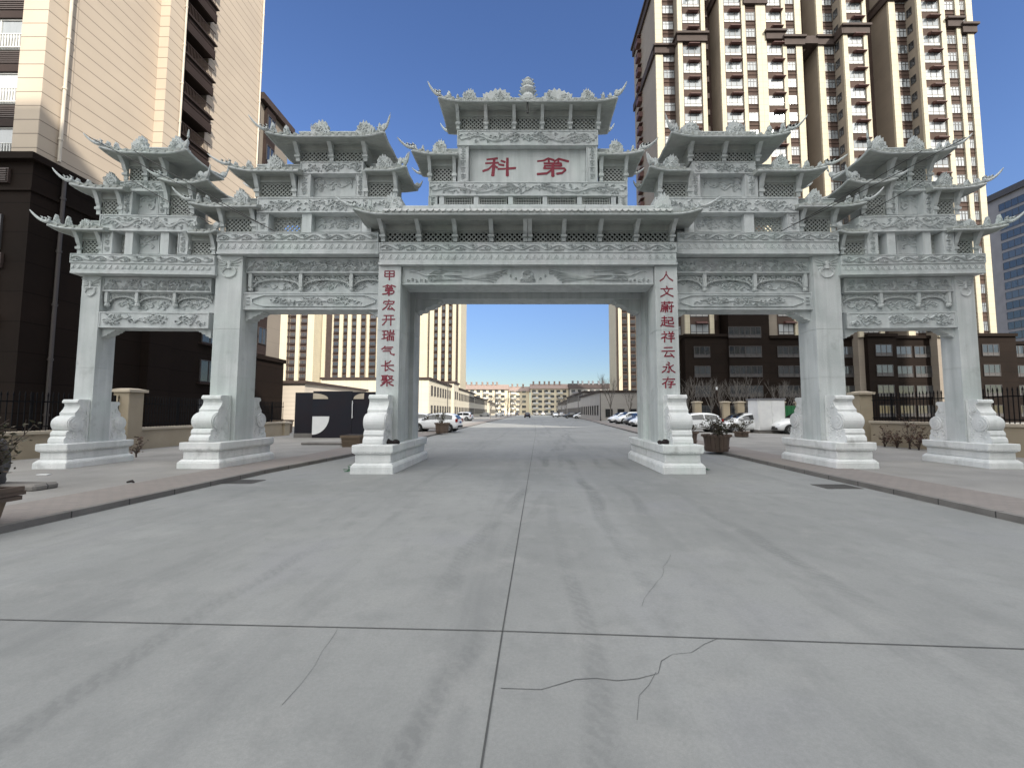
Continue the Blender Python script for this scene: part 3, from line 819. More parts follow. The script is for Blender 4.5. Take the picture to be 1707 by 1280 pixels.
# ------------------------------------------------------------------ centre bay
S0 = SIDES[0]
r_top = roof(S0, C, 733, 1027, 170, -.75, .75, (715, 143), (1043, 143), hr=.42, lift=.10,
     orn=[('beast', 745, 756, 153), ('beast', 761, 768, 158), ('dragon', 771, 795, 149), ('dragon', 804, 854, 149), ('dragon', 903, 955, 149, True), ('dragon', 967, 991, 149, True), ('beast', 1000, 1008, 155, True), ('beast', 1011, 1020, 156, True)])
mb = MB(C.M); x, zt = C.pin(879.5, 129, -.5); _, zb = C.pin(879.5, 168, -.6)
H = zt-zb
mb.lathe([(.24, -.02), (.26, .12*H), (.2, .2*H), (.15, .3*H), (.2, .36*H), (.24, .44*H), (.2, .52*H), (.13, .56*H), (.17, .62*H), (.18, .70*H), (.13, .78*H), (.11, .82*H), (.12, .88*H), (.06, .96*H), (.01, H)], (0, -.5, zb), 14)
for j in range(5):
    for sd in (-1, 1): mb.tube([(sd*(.2 - .02*j), -.52, zb + H*(.22 + .14*j)), (sd*(.29 - .03*j), -.52, zb + H*(.30 + .14*j)), (sd*(.24 - .03*j), -.52, zb + H*(.36 + .14*j))], [.03, .025, .008], 5)
mb.build('finial', ST, r_top)
_, ztop = C.pin(880, 170, -.75)
lattice_row(S0, C, 764, 997, 190, 217, -.30, 5, pitch=.125, bw=.1, ztop=ztop + .08, back=.3)
panel(S0, C, 'frieze', C.bx(762, 997, 217.5, 243, -.36), -.36, .72, 'dragon', seed=3)
for a, b in ((763, 781), (978, 996)):
    q = C.bx(a, b, 243.3, 303, -.33); panel(S0, C, 'post', q, -.33, .66, 'flower')
q = C.bx(781, 978, 243.3, 303, -.33)
mb = MB(C.M); mb.box(q[0], q[1], -.16, .2, q[2], q[3]); mb.frame(q[0]+.03, q[1]-.03, q[2]+.02, q[3]-.03, .035, .02, -.16)
plaque = mb.build('name_plaque', ST, gate)
for ch, a, b in (('科', 805, 860), ('第', 895, 949)):
    x0, x1, z0, z1 = C.bx(a, b, 263, 294.5, -.16); character(S0, C, ch, x0, x1, z0, z1, -.16, .035, plaque)
panel(S0, C, 'frieze', C.bx(715, 1046, 303.3, 327, -.45), -.45, .9, 'dragon', seed=4)
for i in range(5):
    a = 741 + i*57.5; q = C.bx(a, a+46, 328, 346, -.42); lattice(S0, C, q[0], q[1], q[2], q[3], -.40, .075, .009, square=True)
    for b in (a-9, ) + ((a+48,) if i == 4 else ()):
        q = C.bx(b, b+8, 328, 346, -.44); panel(S0, C, 'post', q, -.44, .3)
q = C.bx(714, 729, 327.4, 348, -.45); panel(S0, C, 'post', q, -.45, .9, 'flower'); q = (-q[1], -q[0], q[2], q[3]); panel(S0, C, 'post', q, -.45, .9, 'flower')
q = C.bx(730, 1030, 327.4, 348, -.1); mb = MB(C.M); mb.box(q[0], q[1], -.1, .4, q[2], q[3]); mb.build('core_wall', M['lattice_shade'], gate)  # same near-black, painting the shade behind the small lattice windows
q = C.bx(722, 1038, 340.5, 349, -.5); mb = MB(C.M); mb.box(q[0], q[1], -.5, .5, q[2], q[3]); mb.build('sill', ST, gate)
xr0, zr1 = C.pin(879.5, 171, -.70); _, zr0 = C.pin(879.5, 189, -.70); mb = MB(C.M); mb.tube([(xr0, -.70, zr0), (xr0, -.70, zr1 + .06)], .03, 8); mb.build('hanging_rod', M['cable'], gate)
# lower great roof with its deck band
rf = roof(S0, C, 592, 1168, 358, -1.6, 1.6, (563, 332), (1197, 332), hr=.5, lift=.16, orn_ly=-1.3,
     orn=[('dragon', 640, 672, 321, True), ('beast', 613, 626, 334), ('beast', 602, 610, 338), ('dragon', 1088, 1120, 321), ('beast', 1134, 1147, 334, True), ('beast', 1150, 1158, 338, True)])
q = C.bx(668, 785, 342.5, 353, -1.32)
for a, b in ((668, 783.5), (784.5, 975), (976, 1092)):
    q = C.bx(a, b, 342.5, 356, -1.32); mb = MB(C.M); mb.box(q[0], q[1], -1.32, -.9, q[2], q[3]); mb.build('ridge_band', ST, rf, bevel=.015)
q = C.bx(640, 1120, 350, 357, -1.58)
mb = MB(C.M); k = 46
for i in range(k):
    xa = q[0] + (q[1]-q[0])*i/k; w = (q[1]-q[0])/k
    mb.extr([(xa, q[3]), (xa + w, q[3])] + [(xa + w*.5 + w*.5*math.cos(t), q[3] - .07*math.sin(t)) for t in (.5, 1.1, 1.57, 2.0, 2.6)], 'y', -1.66 - .002*(i % 2), -1.6)
mb.build('drip_tile_row', M['plinth'], rf)
_, zt = C.pin(880, 358, -1.6)
lx0, lx1, lz0, lz1 = lattice_row(S0, C, 640, 1119, 376, 404, -.9, 8, pitch=.145, bw=.12, out=.6, top=.42, ztop=zt + .09, back=.9, centre_double=True)
# great lintel: vine frieze over zigzag band over plain lip
panel(S0, C, 'lintel', C.bx(632, 1128, 404.5, 421, -1.2), -1.2, 2.4, 'vine', depth=.045)
panel(S0, C, 'lintel', C.bx(632.5, 1127.5, 421.2, 437, -1.19), -1.19, 2.38, 'zigzag', border=False, depth=.016)
q = C.bx(630.5, 1129.5, 437.2, 441, -1.22); panel(S0, C, 'lintel_lip', q, -1.22, 2.44)
ZL = q[2]
q = C.bx(671, 1089, 443, 475, -1.0); ZB = q[2]
panel(S0, C, 'carved_beam', (q[0], q[1], ZB, ZL-.003), -1.0, .75, 'phoenix', mt=CV, seed=5, depth=.05)
panel(S0, C, 'rear_beam', (-3.66, 3.66, ZB - .02, ZL - .004), .4, .7)
panel(S0, C, 'soffit_slab', (-3.66, 3.66, ZL - .25, ZL - .005), -.24, .63)
XP0, XP1 = -4.30, -3.66
TZ = .74
TXT = ['甲第宏开瑞气长聚', '人文蔚起祥云永存']
for si, S in enumerate(SIDES):
    plinth(S, C, -4.60, -3.52, -1.92, 1.75, 0, TZ)
    pf = pillar_box(S, C, XP0, XP1, -1.12, -.42, TZ - .004, ZL - .006)
    pillar_box(S, C, XP0, XP1, .38, 1.08, TZ - .004, ZL - .006)
    mb = MB(S @ C.M); mb.box(XP0 + .05, XP1 - .13, -.42, .38, TZ, ZL-.2); mb.build('infill_slab', ST, gate)
    drum(S, C, -4.35, -3.82, -1.12, TZ, 1.34, .72, -1)
    drum(S, C, -4.33, -3.84, 1.08, TZ, 1.34, .62, 1)
    mb = MB(S @ C.M)
    sparrow(S, C, XP1, 1, .5, .95, ZB - .025, .85, .42); sparrow(S, C, XP0, -1, -.2, .2, 4.95, .45, .3)
    for i, ch in enumerate(TXT[si]):
        pyc = (459, 483.5, 509, 533.5, 559, 584.5, 610, 634.5)[i] if si == 0 else (461, 486.5, 511.5, 536, 561.5, 587, 612.5, 637.5)[i]
        hh = 8.2 if ch in '甲气' else 9.3
        pc = 652.5 if si == 0 else 1760 - 1109.5
        x0, x1, z0, z1 = C.bx(pc-11, pc+11, pyc-hh, pyc+hh, -1.12)
        xm = -3.985
        if si == 1:
            character(Matrix.Identity(4), C, ch, -xm - (x1-x0)/2, -xm + (x1-x0)/2, z0, z1, -1.12, .018, pf)
        else: character(S, C, ch, xm - (x1-x0)/2, xm + (x1-x0)/2, z0, z1, -1.12, .018, pf)
    # small flank roof beside the plaque
    roof(S, C, 689, 762, 258, -.62, .62, (665, 235), None, hr=.3, lift=.1, orn=[('beast', 690, 698, 242), ('beast', 703, 710, 243), ('dragon', 722, 746, 233)])
    _, z = C.pin(725, 258, -.62)
    lattice_row(S, C, 717, 758, 275, 303, -.3, 1, pitch=.125, bw=.1, out=.3, ztop=z + .08, back=.3)

# ------------------------------------------------------------------ middle bays
for S in SIDES:
    sc = MS
    roof(S, sc, 446, 640, 228.5, -.75, .75, (420, 198), (654, 195), hr=.4, lift=.12,
         orn=[('beast', 452, 463, 205), ('beast', 474, 487, 210), ('dragon', 519, 552, 201), ('dragon', 594, 626, 202, True), ('beast', 628, 636, 206, True)])
    _, z = sc.pin(545, 228, -.75)
    lattice_row(S, sc, 498, 610, 242, 270, -.28, 2, pitch=.125, bw=.12, out=.36, ztop=z + .08, back=.3)
    panel(S, sc, 'frieze', sc.bx(501, 606, 270.3, 290, -.34), -.34, .68, 'clouds', seed=11)
    for a, b in ((497, 518), (593, 608)):
        panel(S, sc, 'post', sc.bx(a, b, 290.3, 328.6, -.32), -.32, .64, 'flower')
    panel(S, sc, 'carved_panel', sc.bx(518, 593, 290.4, 328.6, -.1), -.1, .25, 'clouds', seed=12)
    roof(S, sc, 384, 497, 286, -.6, .6, (353, 262), None, hr=.3, lift=.12, orn=[('beast', 391, 400, 270), ('beast', 412, 424, 268), ('dragon', 446, 474, 258, True)])
    _, z = sc.pin(440, 286, -.6)
    lattice_row(S, sc, 430, 492, 302, 328.6, -.28, 1, pitch=.125, bw=.12, out=.28, ztop=z + .08, back=.28)
    roof(S, sc, 608, 676, 285, -.6, .6, None, (685, 259), hr=.3, lift=.12, orn=[('dragon', 628, 655, 258, True), ('beast', 660, 669, 266, True)])
    lattice_row(S, sc, 611, 660, 302, 328.6, -.28, 1, pitch=.125, bw=.1, out=.28, ztop=z + .08, back=.28)
    panel(S, sc, 'frieze', sc.bx(429, 668, 329, 355, -.42), -.42, .84, 'clouds', seed=13)
    for a, b, k in ((428, 448, 'flower'), (503, 519, None), (603, 619, None)):
        panel(S, sc, 'post', sc.bx(a, b, 355.3, 387, -.38), -.38, .76, k)
    q = sc.bx(448, 503, 355.3, 387, -.12); lattice(S, sc, q[0], q[1], q[2], q[3], -.12, .14, .02)
    panel(S, sc, 'carved_panel', sc.bx(519, 603, 355.3, 387, -.15), -.15, .3, 'clouds', seed=14)
    panel(S, sc, 'carved_panel', sc.bx(619, 668, 355.3, 387, -.15), -.15, .3, 'clouds', seed=15)
    roof(S, sc, 319, 428, 345, -.62, .62, (294, 316), None, hr=.3, lift=.12, orn=[('beast', 329, 338, 322), ('beast', 342, 354, 326), ('dragon', 391, 417, 315, True)])
    _, z = sc.pin(380, 345, -.62)
    lattice_row(S, sc, 372, 425, 362, 387, -.28, 1, pitch=.125, bw=.12, out=.3, ztop=z + .08, back=.28)
    panel(S, sc, 'lintel', sc.bx(362, 631, 387.4, 403.5, -.55), -.55, 1.1, 'vine', depth=.045)
    panel(S, sc, 'lintel', sc.bx(362.3, 631, 403.7, 419, -.54), -.54, 1.08, 'zigzag', border=False, depth=.016)
    q = sc.bx(360.5, 631, 419.2, 423, -.57); panel(S, sc, 'lintel_lip', q, -.57, 1.14); zl = q[2]
    # pillar, plinth and drum stones
    x0, _ = sc.pin(361.5, 430, -.42); x1, _ = sc.pin(405, 430, -.42); xm = (x0+x1)/2
    pz = .78
    mb = MB(S @ sc.M); shaft(mb, x0, x1, -.42, .38, pz - .004, zl - .004, (2.62, 4.05))
    a, b, c, d = sc.bx(362, 404, 428, 463, -.42); beast_relief(mb, xm, (c+d)/2, (x1-x0), (d-c)*1.05, -.42)
    mb.build('pillar', ST, gate)
    plinth(S, sc, xm - .56, xm + .56, -1.2, 1.2, .06, pz)
    drum(S, sc, xm - .30, xm + .24, -.42, pz, 1.30, .78, -1)
    drum(S, sc, x1 - .34, x1 - .03, .38, pz, 1.28, .70, 1)
    xr = XP0 + .01
    q = sc.bx(412, 631, 425.5, 455.5, -.25); zb1 = q[2]
    panel(S, sc, 'carved_beam', (x1, xr, zb1, zl - .02), -.25, .5, 'waves', seed=16, depth=.045)
    q2 = sc.bx(412, 631, 456, 488, -.08); panel(S, sc, 'carved_panel', (x1, xr, q2[2], zb1 - .003), -.05, .1, 'clouds', seed=17)
    q3 = sc.bx(408, 631, 487.5, 516.5, -.30); zb3 = q3[2]
    panel(S, sc, 'lower_beam', (x1, xr, zb3, q3[3]), -.30, .6, 'cartouche', seed=18, depth=.045)
    xs = [sc.pin(p, 465, -.2)[0] for p in (418, 502, 586)] ; _, zz = sc.pin(500, 485, -.22); _, zo = sc.pin(500, 477, -.2)
    for x in xs: hang_post(S, sc, x, zz, zb1 - .003, -.22)
    for a, b in ((xs[0]+.06, xs[1]-.06), (xs[1]+.06, xs[2]-.06), (xs[2]+.06, xr - .03)): openwork(S, sc, a, b, zo, zb1 - .004, -.17)
    sparrow(S, sc, x1, 1, -.18, .18, zb3 - .003, .52, .30); sparrow(S, sc, xr, -1, -.18, .18, zb3 - .003, .52, .30)

# ------------------------------------------------------------------ outer wings
for S in SIDES:
    sc = WS
    roof(S, sc, 170, 312, 256, -.72, .72, (148, 228), (322, 222), hr=.36, lift=.14,
         orn=[('beast', 178, 188, 236), ('beast', 192, 201, 238), ('dragon', 222, 250, 228), ('dragon', 284, 312, 228, True)])
    _, z = sc.pin(245, 256, -.72)
    lattice_row(S, sc, 212, 278, 275, 302, -.26, 2, pitch=.118, bw=.11, out=.34, ztop=z + .08, back=.28)
    panel(S, sc, 'frieze', sc.bx(207, 281, 302.3, 319.5, -.32), -.32, .64, 'clouds', seed=21)
    for a, b in ((204, 221), (264, 279)):
        panel(S, sc, 'post', sc.bx(a, b, 319.8, 358.6, -.30), -.30, .6, 'flower')
    panel(S, sc, 'carved_panel', sc.bx(221, 264, 319.8, 358.6, -.08), -.08, .2, 'clouds', seed=22)
    roof(S, sc, 121, 205, 315, -.55, .55, (97, 285), None, hr=.26, lift=.12, orn=[('beast', 128, 136, 298), ('beast', 146, 155, 300), ('dragon', 176, 199, 288, True)])
    _, z = sc.pin(160, 315, -.55)
    lattice_row(S, sc, 166, 203, 330, 358.6, -.26, 1, pitch=.118, bw=.11, out=.26, ztop=z + .08, back=.26)
    roof(S, sc, 268, 346, 306, -.55, .75, (252, 287), (357, 280), hr=.26, lift=.12, orn=[('curl', 330, 345, 287, True)])
    _, z = sc.pin(300, 306, -.55)
    lattice_row(S, sc, 280, 322, 328, 358.6, -.26, 1, pitch=.118, bw=.11, out=.26, ztop=z + .08, back=.26)
    panel(S, sc, 'frieze', sc.bx(166, 328, 359, 386, -.40), -.40, .8, 'dragon', seed=23)
    for a, b, k in ((170, 188, 'flower'), (208, 221, None), (267, 281, None), (297, 314, 'flower')):
        panel(S, sc, 'post', sc.bx(a, b, 386.3, 424, -.36), -.36, .72, k)
    panel(S, sc, 'carved_panel', sc.bx(221, 267, 386.3, 424, -.12), -.12, .25, 'clouds', seed=24)
    for a, b in ((188, 208), (281, 297)):
        q = sc.bx(a, b, 386.3, 424, -.1); lattice(S, sc, q[0], q[1], q[2], q[3], -.1, .14, .02)
    roof(S, sc, 84, 172, 383, -.58, .58, (60, 354), None, hr=.26, lift=.12, orn=[('beast', 92, 101, 358), ('beast', 112, 121, 361), ('dragon', 135, 158, 366, True)])
    _, z = sc.pin(130, 383, -.58)
    lattice_row(S, sc, 134, 170, 396, 424, -.26, 1, pitch=.118, bw=.11, out=.28, ztop=z + .08, back=.26)
    roof(S, sc, 313, 362, 389, -.52, .52, None, (372, 376), hr=.22, lift=.08, orn=[('curl', 318, 334, 370)])
    _, z = sc.pin(335, 389, -.52)
    lattice_row(S, sc, 316, 357, 400, 424, -.26, 1, pitch=.118, bw=.1, out=.24, ztop=z + .08, back=.26)
    panel(S, sc, 'lintel', sc.bx(117, 358, 424.3, 440, -.48), -.48, .96, 'vine', depth=.045)
    panel(S, sc, 'lintel', sc.bx(117.3, 358, 440.2, 453, -.47), -.47, .94, 'zigzag', border=False, depth=.016)
    q = sc.bx(116, 358, 453.2, 456.5, -.5); panel(S, sc, 'lintel_lip', q, -.5, 1.0); zl = q[2]
    x0, _ = sc.pin(137, 470, -.27); x1, _ = sc.pin(168, 470, -.27); xm = (x0+x1)/2; pz = .74
    mb = MB(S @ sc.M); shaft(mb, x0, x1, -.27, .30, pz - .004, zl - .004, (2.9,))
    a, b, c, d = sc.bx(138, 167, 462, 495, -.27); beast_relief(mb, xm, (c+d)/2, (x1-x0), (d-c), -.27)
    mb.build('pillar', ST, gate)
    plinth(S, sc, xm - .42, xm + .42, -1.02, .98, .06, pz)
    drum(S, sc, xm - .22, xm + .20, -.27, pz, 1.22, .64, -1)
    drum(S, sc, x1 - .34, x1 - .03, .30, pz, 1.18, .62, 1)
    xr = sc.pin(356, 500, -.1)[0]
    q = sc.bx(172, 356, 459, 487, -.2); zb1 = q[2]
    panel(S, sc, 'carved_beam', (x1, xr, zb1, zl - .015), -.2, .4, 'waves', seed=26, depth=.045)
    q2 = sc.bx(172, 356, 487, 521, -.05); panel(S, sc, 'carved_panel', (x1, xr, q2[2], zb1 - .003), -.03, .08, 'clouds', seed=27)
    q3 = sc.bx(172, 356, 520.5, 547, -.24); zb3 = q3[2]
    panel(S, sc, 'lower_beam', (x1, xr, zb3, q3[3]), -.24, .48, 'clouds', seed=28, depth=.045)
    xs = [sc.pin(p, 495, -.15)[0] for p in (178.5, 229, 292)]; _, zz = sc.pin(250, 511, -.17); _, zo = sc.pin(250, 504, -.15)
    for x in xs: hang_post(S, sc, x, zz, zb1 - .003, -.17, .08)
    for a, b in ((xs[0]+.05, xs[1]-.05), (xs[1]+.05, xs[2]-.05), (xs[2]+.05, xr - .03)): openwork(S, sc, a, b, zo, zb1 - .004, -.13)
    sparrow(S, sc, x1, 1, -.14, .14, zb3 - .003, .42, .26); sparrow(S, sc, xr, -1, -.14, .14, zb3 - .003, .42, .26)
# ================================================================== ground, road, footways
def sheet(name, pts, z, m, kind='structure'):
    mb = MB(); mb.add([(p[0], p[1], z) for p in pts], [tuple(range(len(pts)))])
    return tag(mb.build(name, m), kind=kind)
sheet('ground', [(-900, -300), (900, -300), (900, 1500), (-900, 1500)], -.02, M['ground'])
KL = [(-7.6, -40), (-7.2, 2), (-6.95, 5.6), (-6.85, 10.9), (-6.4, 15), (-6.45, 28), (-6.4, 60), (-6.2, 90), (-5.5, 240)]
KR = [(7.2, -40), (7.1, 2), (7.1, 6), (7.2, 11), (7.4, 16), (8.2, 32), (9.6, 52), (12.3, 90), (17, 240)]
sheet('road', KL + KR[::-1], 0.0, M['road'])
def strip(name, A, B, z0, z1, m):
    n = len(A); mb = MB()
    vs = [(a[0], a[1], z) for z in (z1, z0) for a in A] + [(b[0], b[1], z) for z in (z1, z0) for b in B]
    fs = []
    for i in range(n-1):
        fs += [(i, i+1, 2*n+i+1, 2*n+i), (i, n+i, n+i+1, i+1), (2*n+i, 2*n+i+1, 3*n+i+1, 3*n+i)]
    mb.add(vs, fs); return tag(mb.build(name, m), kind='structure')
for K, s in ((KL, -1), (KR, 1)):
    off = lambda d: [(x + s*d, y) for x, y in K]
    strip('kerb', off(0), off(.13), -.01, .10, M['kerb'])
    strip('footway', off(.13), off(1.55), .02, .088, M['tile'])
    strip('pavement', off(1.55), [(s*130, y) for x, y in K], .02, .08, M['pave'])
# saw-cut joints and cracks of the concrete road: thin filled strips lying on it
def line_strip(name, pts, w, z=.004, m='joint', jit=0, seed=1):
    g = random.Random(seed); P = []
    for i in range(len(pts)-1):
        (x0, y0), (x1, y1) = pts[i], pts[i+1]; k = max(1, int(math.hypot(x1-x0, y1-y0)/.12)) if jit else 1
        for j in range(k): P.append((x0 + (x1-x0)*j/k + g.uniform(-jit, jit), y0 + (y1-y0)*j/k + g.uniform(-jit, jit)))
    P.append(pts[-1]); vs = []
    for i, (x, y) in enumerate(P):
        a = P[max(i-1, 0)]; b = P[min(i+1, len(P)-1)]; l = math.hypot(b[0]-a[0], b[1]-a[1]) or 1
        nx, ny = -(b[1]-a[1])/l, (b[0]-a[0])/l; ww = w*(g.uniform(.4, 1.1) if jit else 1)/2
        vs += [(x + nx*ww, y + ny*ww, z), (x - nx*ww, y - ny*ww, z)]
    mb = MB(); mb.add(vs, [(2*i, 2*i+1, 2*i+3, 2*i+2) for i in range(len(P)-1)])
    return tag(mb.build(name, M[m]), kind='structure')
g2 = lambda px, py: tuple(gnd(px, py)[:2])
a, b = g2(802, 1280), g2(838, 1050); d = ((b[0]-a[0])/(b[1]-a[1]))
c1 = g2(893, 722)
line_strip('road_joint', [(a[0] - .03*8, a[1]-8), a, b, c1, (c1[0] + 1.2, 110)], .011)
p0, p1, p2 = g2(0, 1033), g2(837, 1052), g2(1707, 1082)
line_strip('road_joint', [(-7.1, p0[1] + .17), p0, p1, p2, (7.05, p2[1] - .2)], .009, .005)
for yy in (8.5, 14.2, 19.9, 25.6): line_strip('road_joint', [(-6.8, yy + .15), (7.2, yy - .25)], .006, .005)
line_strip('road_crack', [g2(1200, 1064), g2(1150, 1085), g2(1104, 1100), g2(1092, 1122), g2(1060, 1131), g2(960, 1134), g2(900, 1146), g2(835, 1147)], .0055, .003, 'crack', jit=.02, seed=3)
line_strip('road_crack', [g2(565, 1048), g2(540, 1085), g2(500, 1140), g2(470, 1175)], .0035, .003, 'crack', jit=.012, seed=4)
line_strip('road_crack', [g2(1118, 925), g2(1100, 960), g2(1070, 1010)], .0035, .003, 'crack', jit=.02, seed=5)
line_strip('road_crack', [g2(1092, 1122), g2(1070, 1160), g2(1062, 1200)], .0035, .0025, 'crack', jit=.014, seed=6)

# cast iron drain grates by the kerb
def grate(px, py, label):
    c = gnd(px, py); t = thing('drain_grate', label, 'drain', (c.x, c.y, 0.003), 0, 'drain grates at the kerb')
    mb = MB(world_of(t)); mb.box(-.38, .38, -.26, -.2, 0, .006); mb.box(-.38, .38, .2, .26, 0, .006); mb.box(-.38, -.32, -.2, .2, 0, .006); mb.box(.32, .38, -.2, .2, 0, .006)
    mb.build('frame', M['grate'], t)
    mb = MB(world_of(t))
    for i in range(9): x = -.29 + i*.0725; mb.box(x-.02, x+.02, -.2, .2, 0, .005)
    mb.build('bars', M['grate'], t)
    mb = MB(world_of(t)); mb.box(-.32, .32, -.2, .2, -.002, .001); mb.build('pit', M['joint'], t)
grate(404, 803, 'cast iron drain grate in the road by the left kerb')
grate(1394, 811, 'cast iron drain grate in the road by the right kerb')

# ================================================================== towers
def window_mesh(name, w, h, panes=3, rail=0.0, fm='frame', gm='glass', transom=False, mid=None):
    """a glazed window standing at y=0, looking to -y"""
    mb = MB(); f = .06
    mb.m = 0
    mb.box(0, w, -.05, .05, 0, f); mb.box(0, w, -.05, .05, h-f, h); mb.box(0, f, -.05, .05, f, h-f); mb.box(w-f, w, -.05, .05, f, h-f)
    for i in range(1, panes): x = w*i/panes; mb.box(x-.03, x+.03, -.045, .04, f, h-f)
    if rail: mb.box(f, w-f, -.052, .03, rail-.03, rail+.03)
    if transom: mb.box(f, w-f, -.04, .03, h*.68-.03, h*.68+.03)
    mb.m = 1
    vs = [(f, 0, f), (w-f, 0, f), (w-f, 0, h-f), (f, 0, h-f)]; mb.add(vs, [(0, 1, 2, 3)])
    if rail and mid:
        mb.m = 2
        for i in range(panes):
            mb.box(w*i/panes + .05, w*(i+1)/panes - .05, -.02, .02, f + .02, rail - .05)
    return mb.mesh(name, [M[fm], M[gm], M[mid or fm]], I4)
def awning_mesh(w):
    mb = MB(); mb.extr([(0, 0), (0, .42), (-.62, .12), (-.66, .0), (-.60, .0)], 'x', 0, w)
    for x in (.05, w-.05): mb.tube([(x, -.6, .02), (x, 0, -.35)], .03, 5)
    return mb.mesh('awning', [M['awning']], I4)

# ---- the big tower on the right
R1 = thing('apartment_tower', 'tall cream and brown apartment tower with maroon awnings behind the right half of the archway', 'building', (48, 70, 0))
K = .0982
XX = lambda px, Y: (px - 880) * K * (Y/64)
BASE, FH, NF = 13.0, 2.9, 21
def vbox(name, m, x0, x1, y0, y1, z0, z1, parent): mb = MB(); mb.box(x0, x1, y0, y1, z0, z1); return mb.build(name, M[m], parent)
TOP = 74.5
# rear mass and the stepped bays
bays = [ # px0, px1, Yfront, Ydepth to, top
 (1092, 1131, 66.0, 79, TOP), (1129, 1175.5, 64.6, 79, TOP+3), (1199.5, 1336, 64.4, 78, TOP+6), (1362, 1404, 64.6, 78, TOP+3), (1404.5, 1445.5, 62.8, 76, TOP+3), (1483, 1530, 64.4, 77, TOP+4), (1530.5, 1623, 62.6, 76, TOP+4)]
mb = MB()
for a, b, y0, y1, t in bays: mb.box(XX(a, y0), XX(b, y0), y0, y1 + a*.0001, 0, t + a*.0003)
mb.build('wall', M['shadecream'], R1)
vbox('core_wall', 'brownwall', XX(1150, 64), XX(1600, 64), 67.6, 80, 0, TOP-1, R1)
wins_b, wins_s, wins_side, pil = [], [], [], []
balc = [(1137.5, 1168, 64.6), (1207.5, 1236, 64.4), (1277.5, 1303, 64.4), (1412.5, 1438, 62.8), (1538.5, 1568, 62.6)]
smal = [(1104.5, 1124, 66.0), (1243.5, 1260, 64.4), (1310.5, 1325, 64.4), (1372.5, 1390, 64.6), (1494.5, 1514, 64.4), (1577.5, 1594, 62.6), (1602.5, 1612, 62.6)]
pils = [(1092, 1104, 66.0), (1129.5, 1137, 64.6), (1168.5, 1175.5, 64.6), (1199.7, 1207, 64.4), (1236.5, 1243, 64.4), (1260.5, 1277, 64.4), (1303.5, 1310, 64.4), (1325.5, 1336, 64.4),
        (1362, 1372, 64.6), (1404.7, 1412, 62.8), (1438.5, 1445.3, 62.8), (1483, 1494, 64.4), (1530.7, 1538, 62.6), (1568.5, 1577, 62.6), (1594.5, 1602, 62.6), (1612.5, 1623, 62.6)]
def lift_base(a): return 17.5 if 1199 < a < 1262 else BASE
for a, b, y in pils:
    mb = MB(); x0, x1 = XX(a, y), XX(b, y); mb.box(x0, x1, y-.35, y+.002, lift_base(a), TOP+2); mb.build('pilaster', M['creamfine'], R1, bevel=.02)
# a brown recessed face in every window column
for a, b, y in balc + smal:
    vbox('bay_panel', 'brownwall', XX(a, y) + .004, XX(b, y) - .004, y-.12, y-.004, lift_base(a), TOP+2, R1)
B1 = {}
order = list(range(NF))
for kind, cols in (('b', balc), ('s', smal)):
    me = {}
    spots = []
    w = 2.75 if kind == 'b' else 1.55
    for fl in range(NF-1, -1, -1):
        for a, b, y in cols:
            z = BASE + .95 + FH*fl
            if z < lift_base(a) + .3: continue
            x0, x1 = XX(a, y), XX(b, y); wid = x1-x0
            ww = min(w, wid - .12); spots.append(((x0 + .06, y-.135, z - (.25 if kind == 'b' else 0)), 0, (wid-.12)/(2.3 if kind == 'b' else 1.2)))
    if kind == 'b':
        m1 = window_mesh('balcony_window', 2.3, 1.72, 3, .48, 'frame', 'glass', mid='railpane'); place('balcony_window', m1, spots, R1)
        aw = awning_mesh(1.75); place('awning', aw, [((p[0] + .85, p[1] - .04, p[2] + 1.75), 0) for p, *r in spots], R1)
        mb = MB(); mb.box(0, 2.5, -.10, .0, 0, .09); sl = mb.mesh('sill', [M['band']], I4)
    else:
        m1 = window_mesh('window', 1.2, 1.5, 3, 0, 'frame', 'glass', transom=True); place('window', m1, spots, R1)
        mb = MB(); mb.box(-.1, 1.4, -.09, 0, -.1, -.003); mb.box(-.1, 1.4, -.07, 0, -.75, -.68); sl = mb.mesh('sill', [M['brownwall']], I4); place('sill', sl, spots, R1)
# small side windows in the left-facing flanks
m1 = window_mesh('side_window', .9, 1.3, 2, 0, 'frame', 'darkglass')
sp = []
for fl in range(NF-1, -1, -1):
    z = BASE + 1.0 + FH*fl
    sp += [((XX(1404.5, 62.8) - .03, 64.2, z), -math.pi/2), ((XX(1530.5, 62.6) - .03, 64.0, z), -math.pi/2)]
place('side_window', m1, sp, R1)
# air-conditioner ledges in the deep slots
mb = MB(); mb.box(0, 1.1, -.6, 0, 0, .9); ac = mb.mesh('service_balcony', [M['band']], I4)
sp = []
for fl in range(NF-1, -1, -1):
    z = BASE + .4 + FH*fl; sp += [((XX(1176, 64.6), 66.5, z), 0), ((XX(1446, 62.8), 65.5, z), 0)]
place('service_balcony', ac, sp, R1)
# projecting balconies on the dark left flank
mb = MB(); mb.box(0, 1.6, -.75, 0, 0, .9); mb.extr([(0, 1.75), (-.7, 1.5), (-.7, 1.42), (0, 1.6)], 'x', -.05, 1.65); fb = mb.mesh('flank_balcony', [M['awning']], I4)
place('flank_balcony', fb, [((XX(1092, 66) - .01, 75.4, BASE + .3 + FH*fl), -math.pi/2) for fl in range(NF-1, -1, -1)], R1)
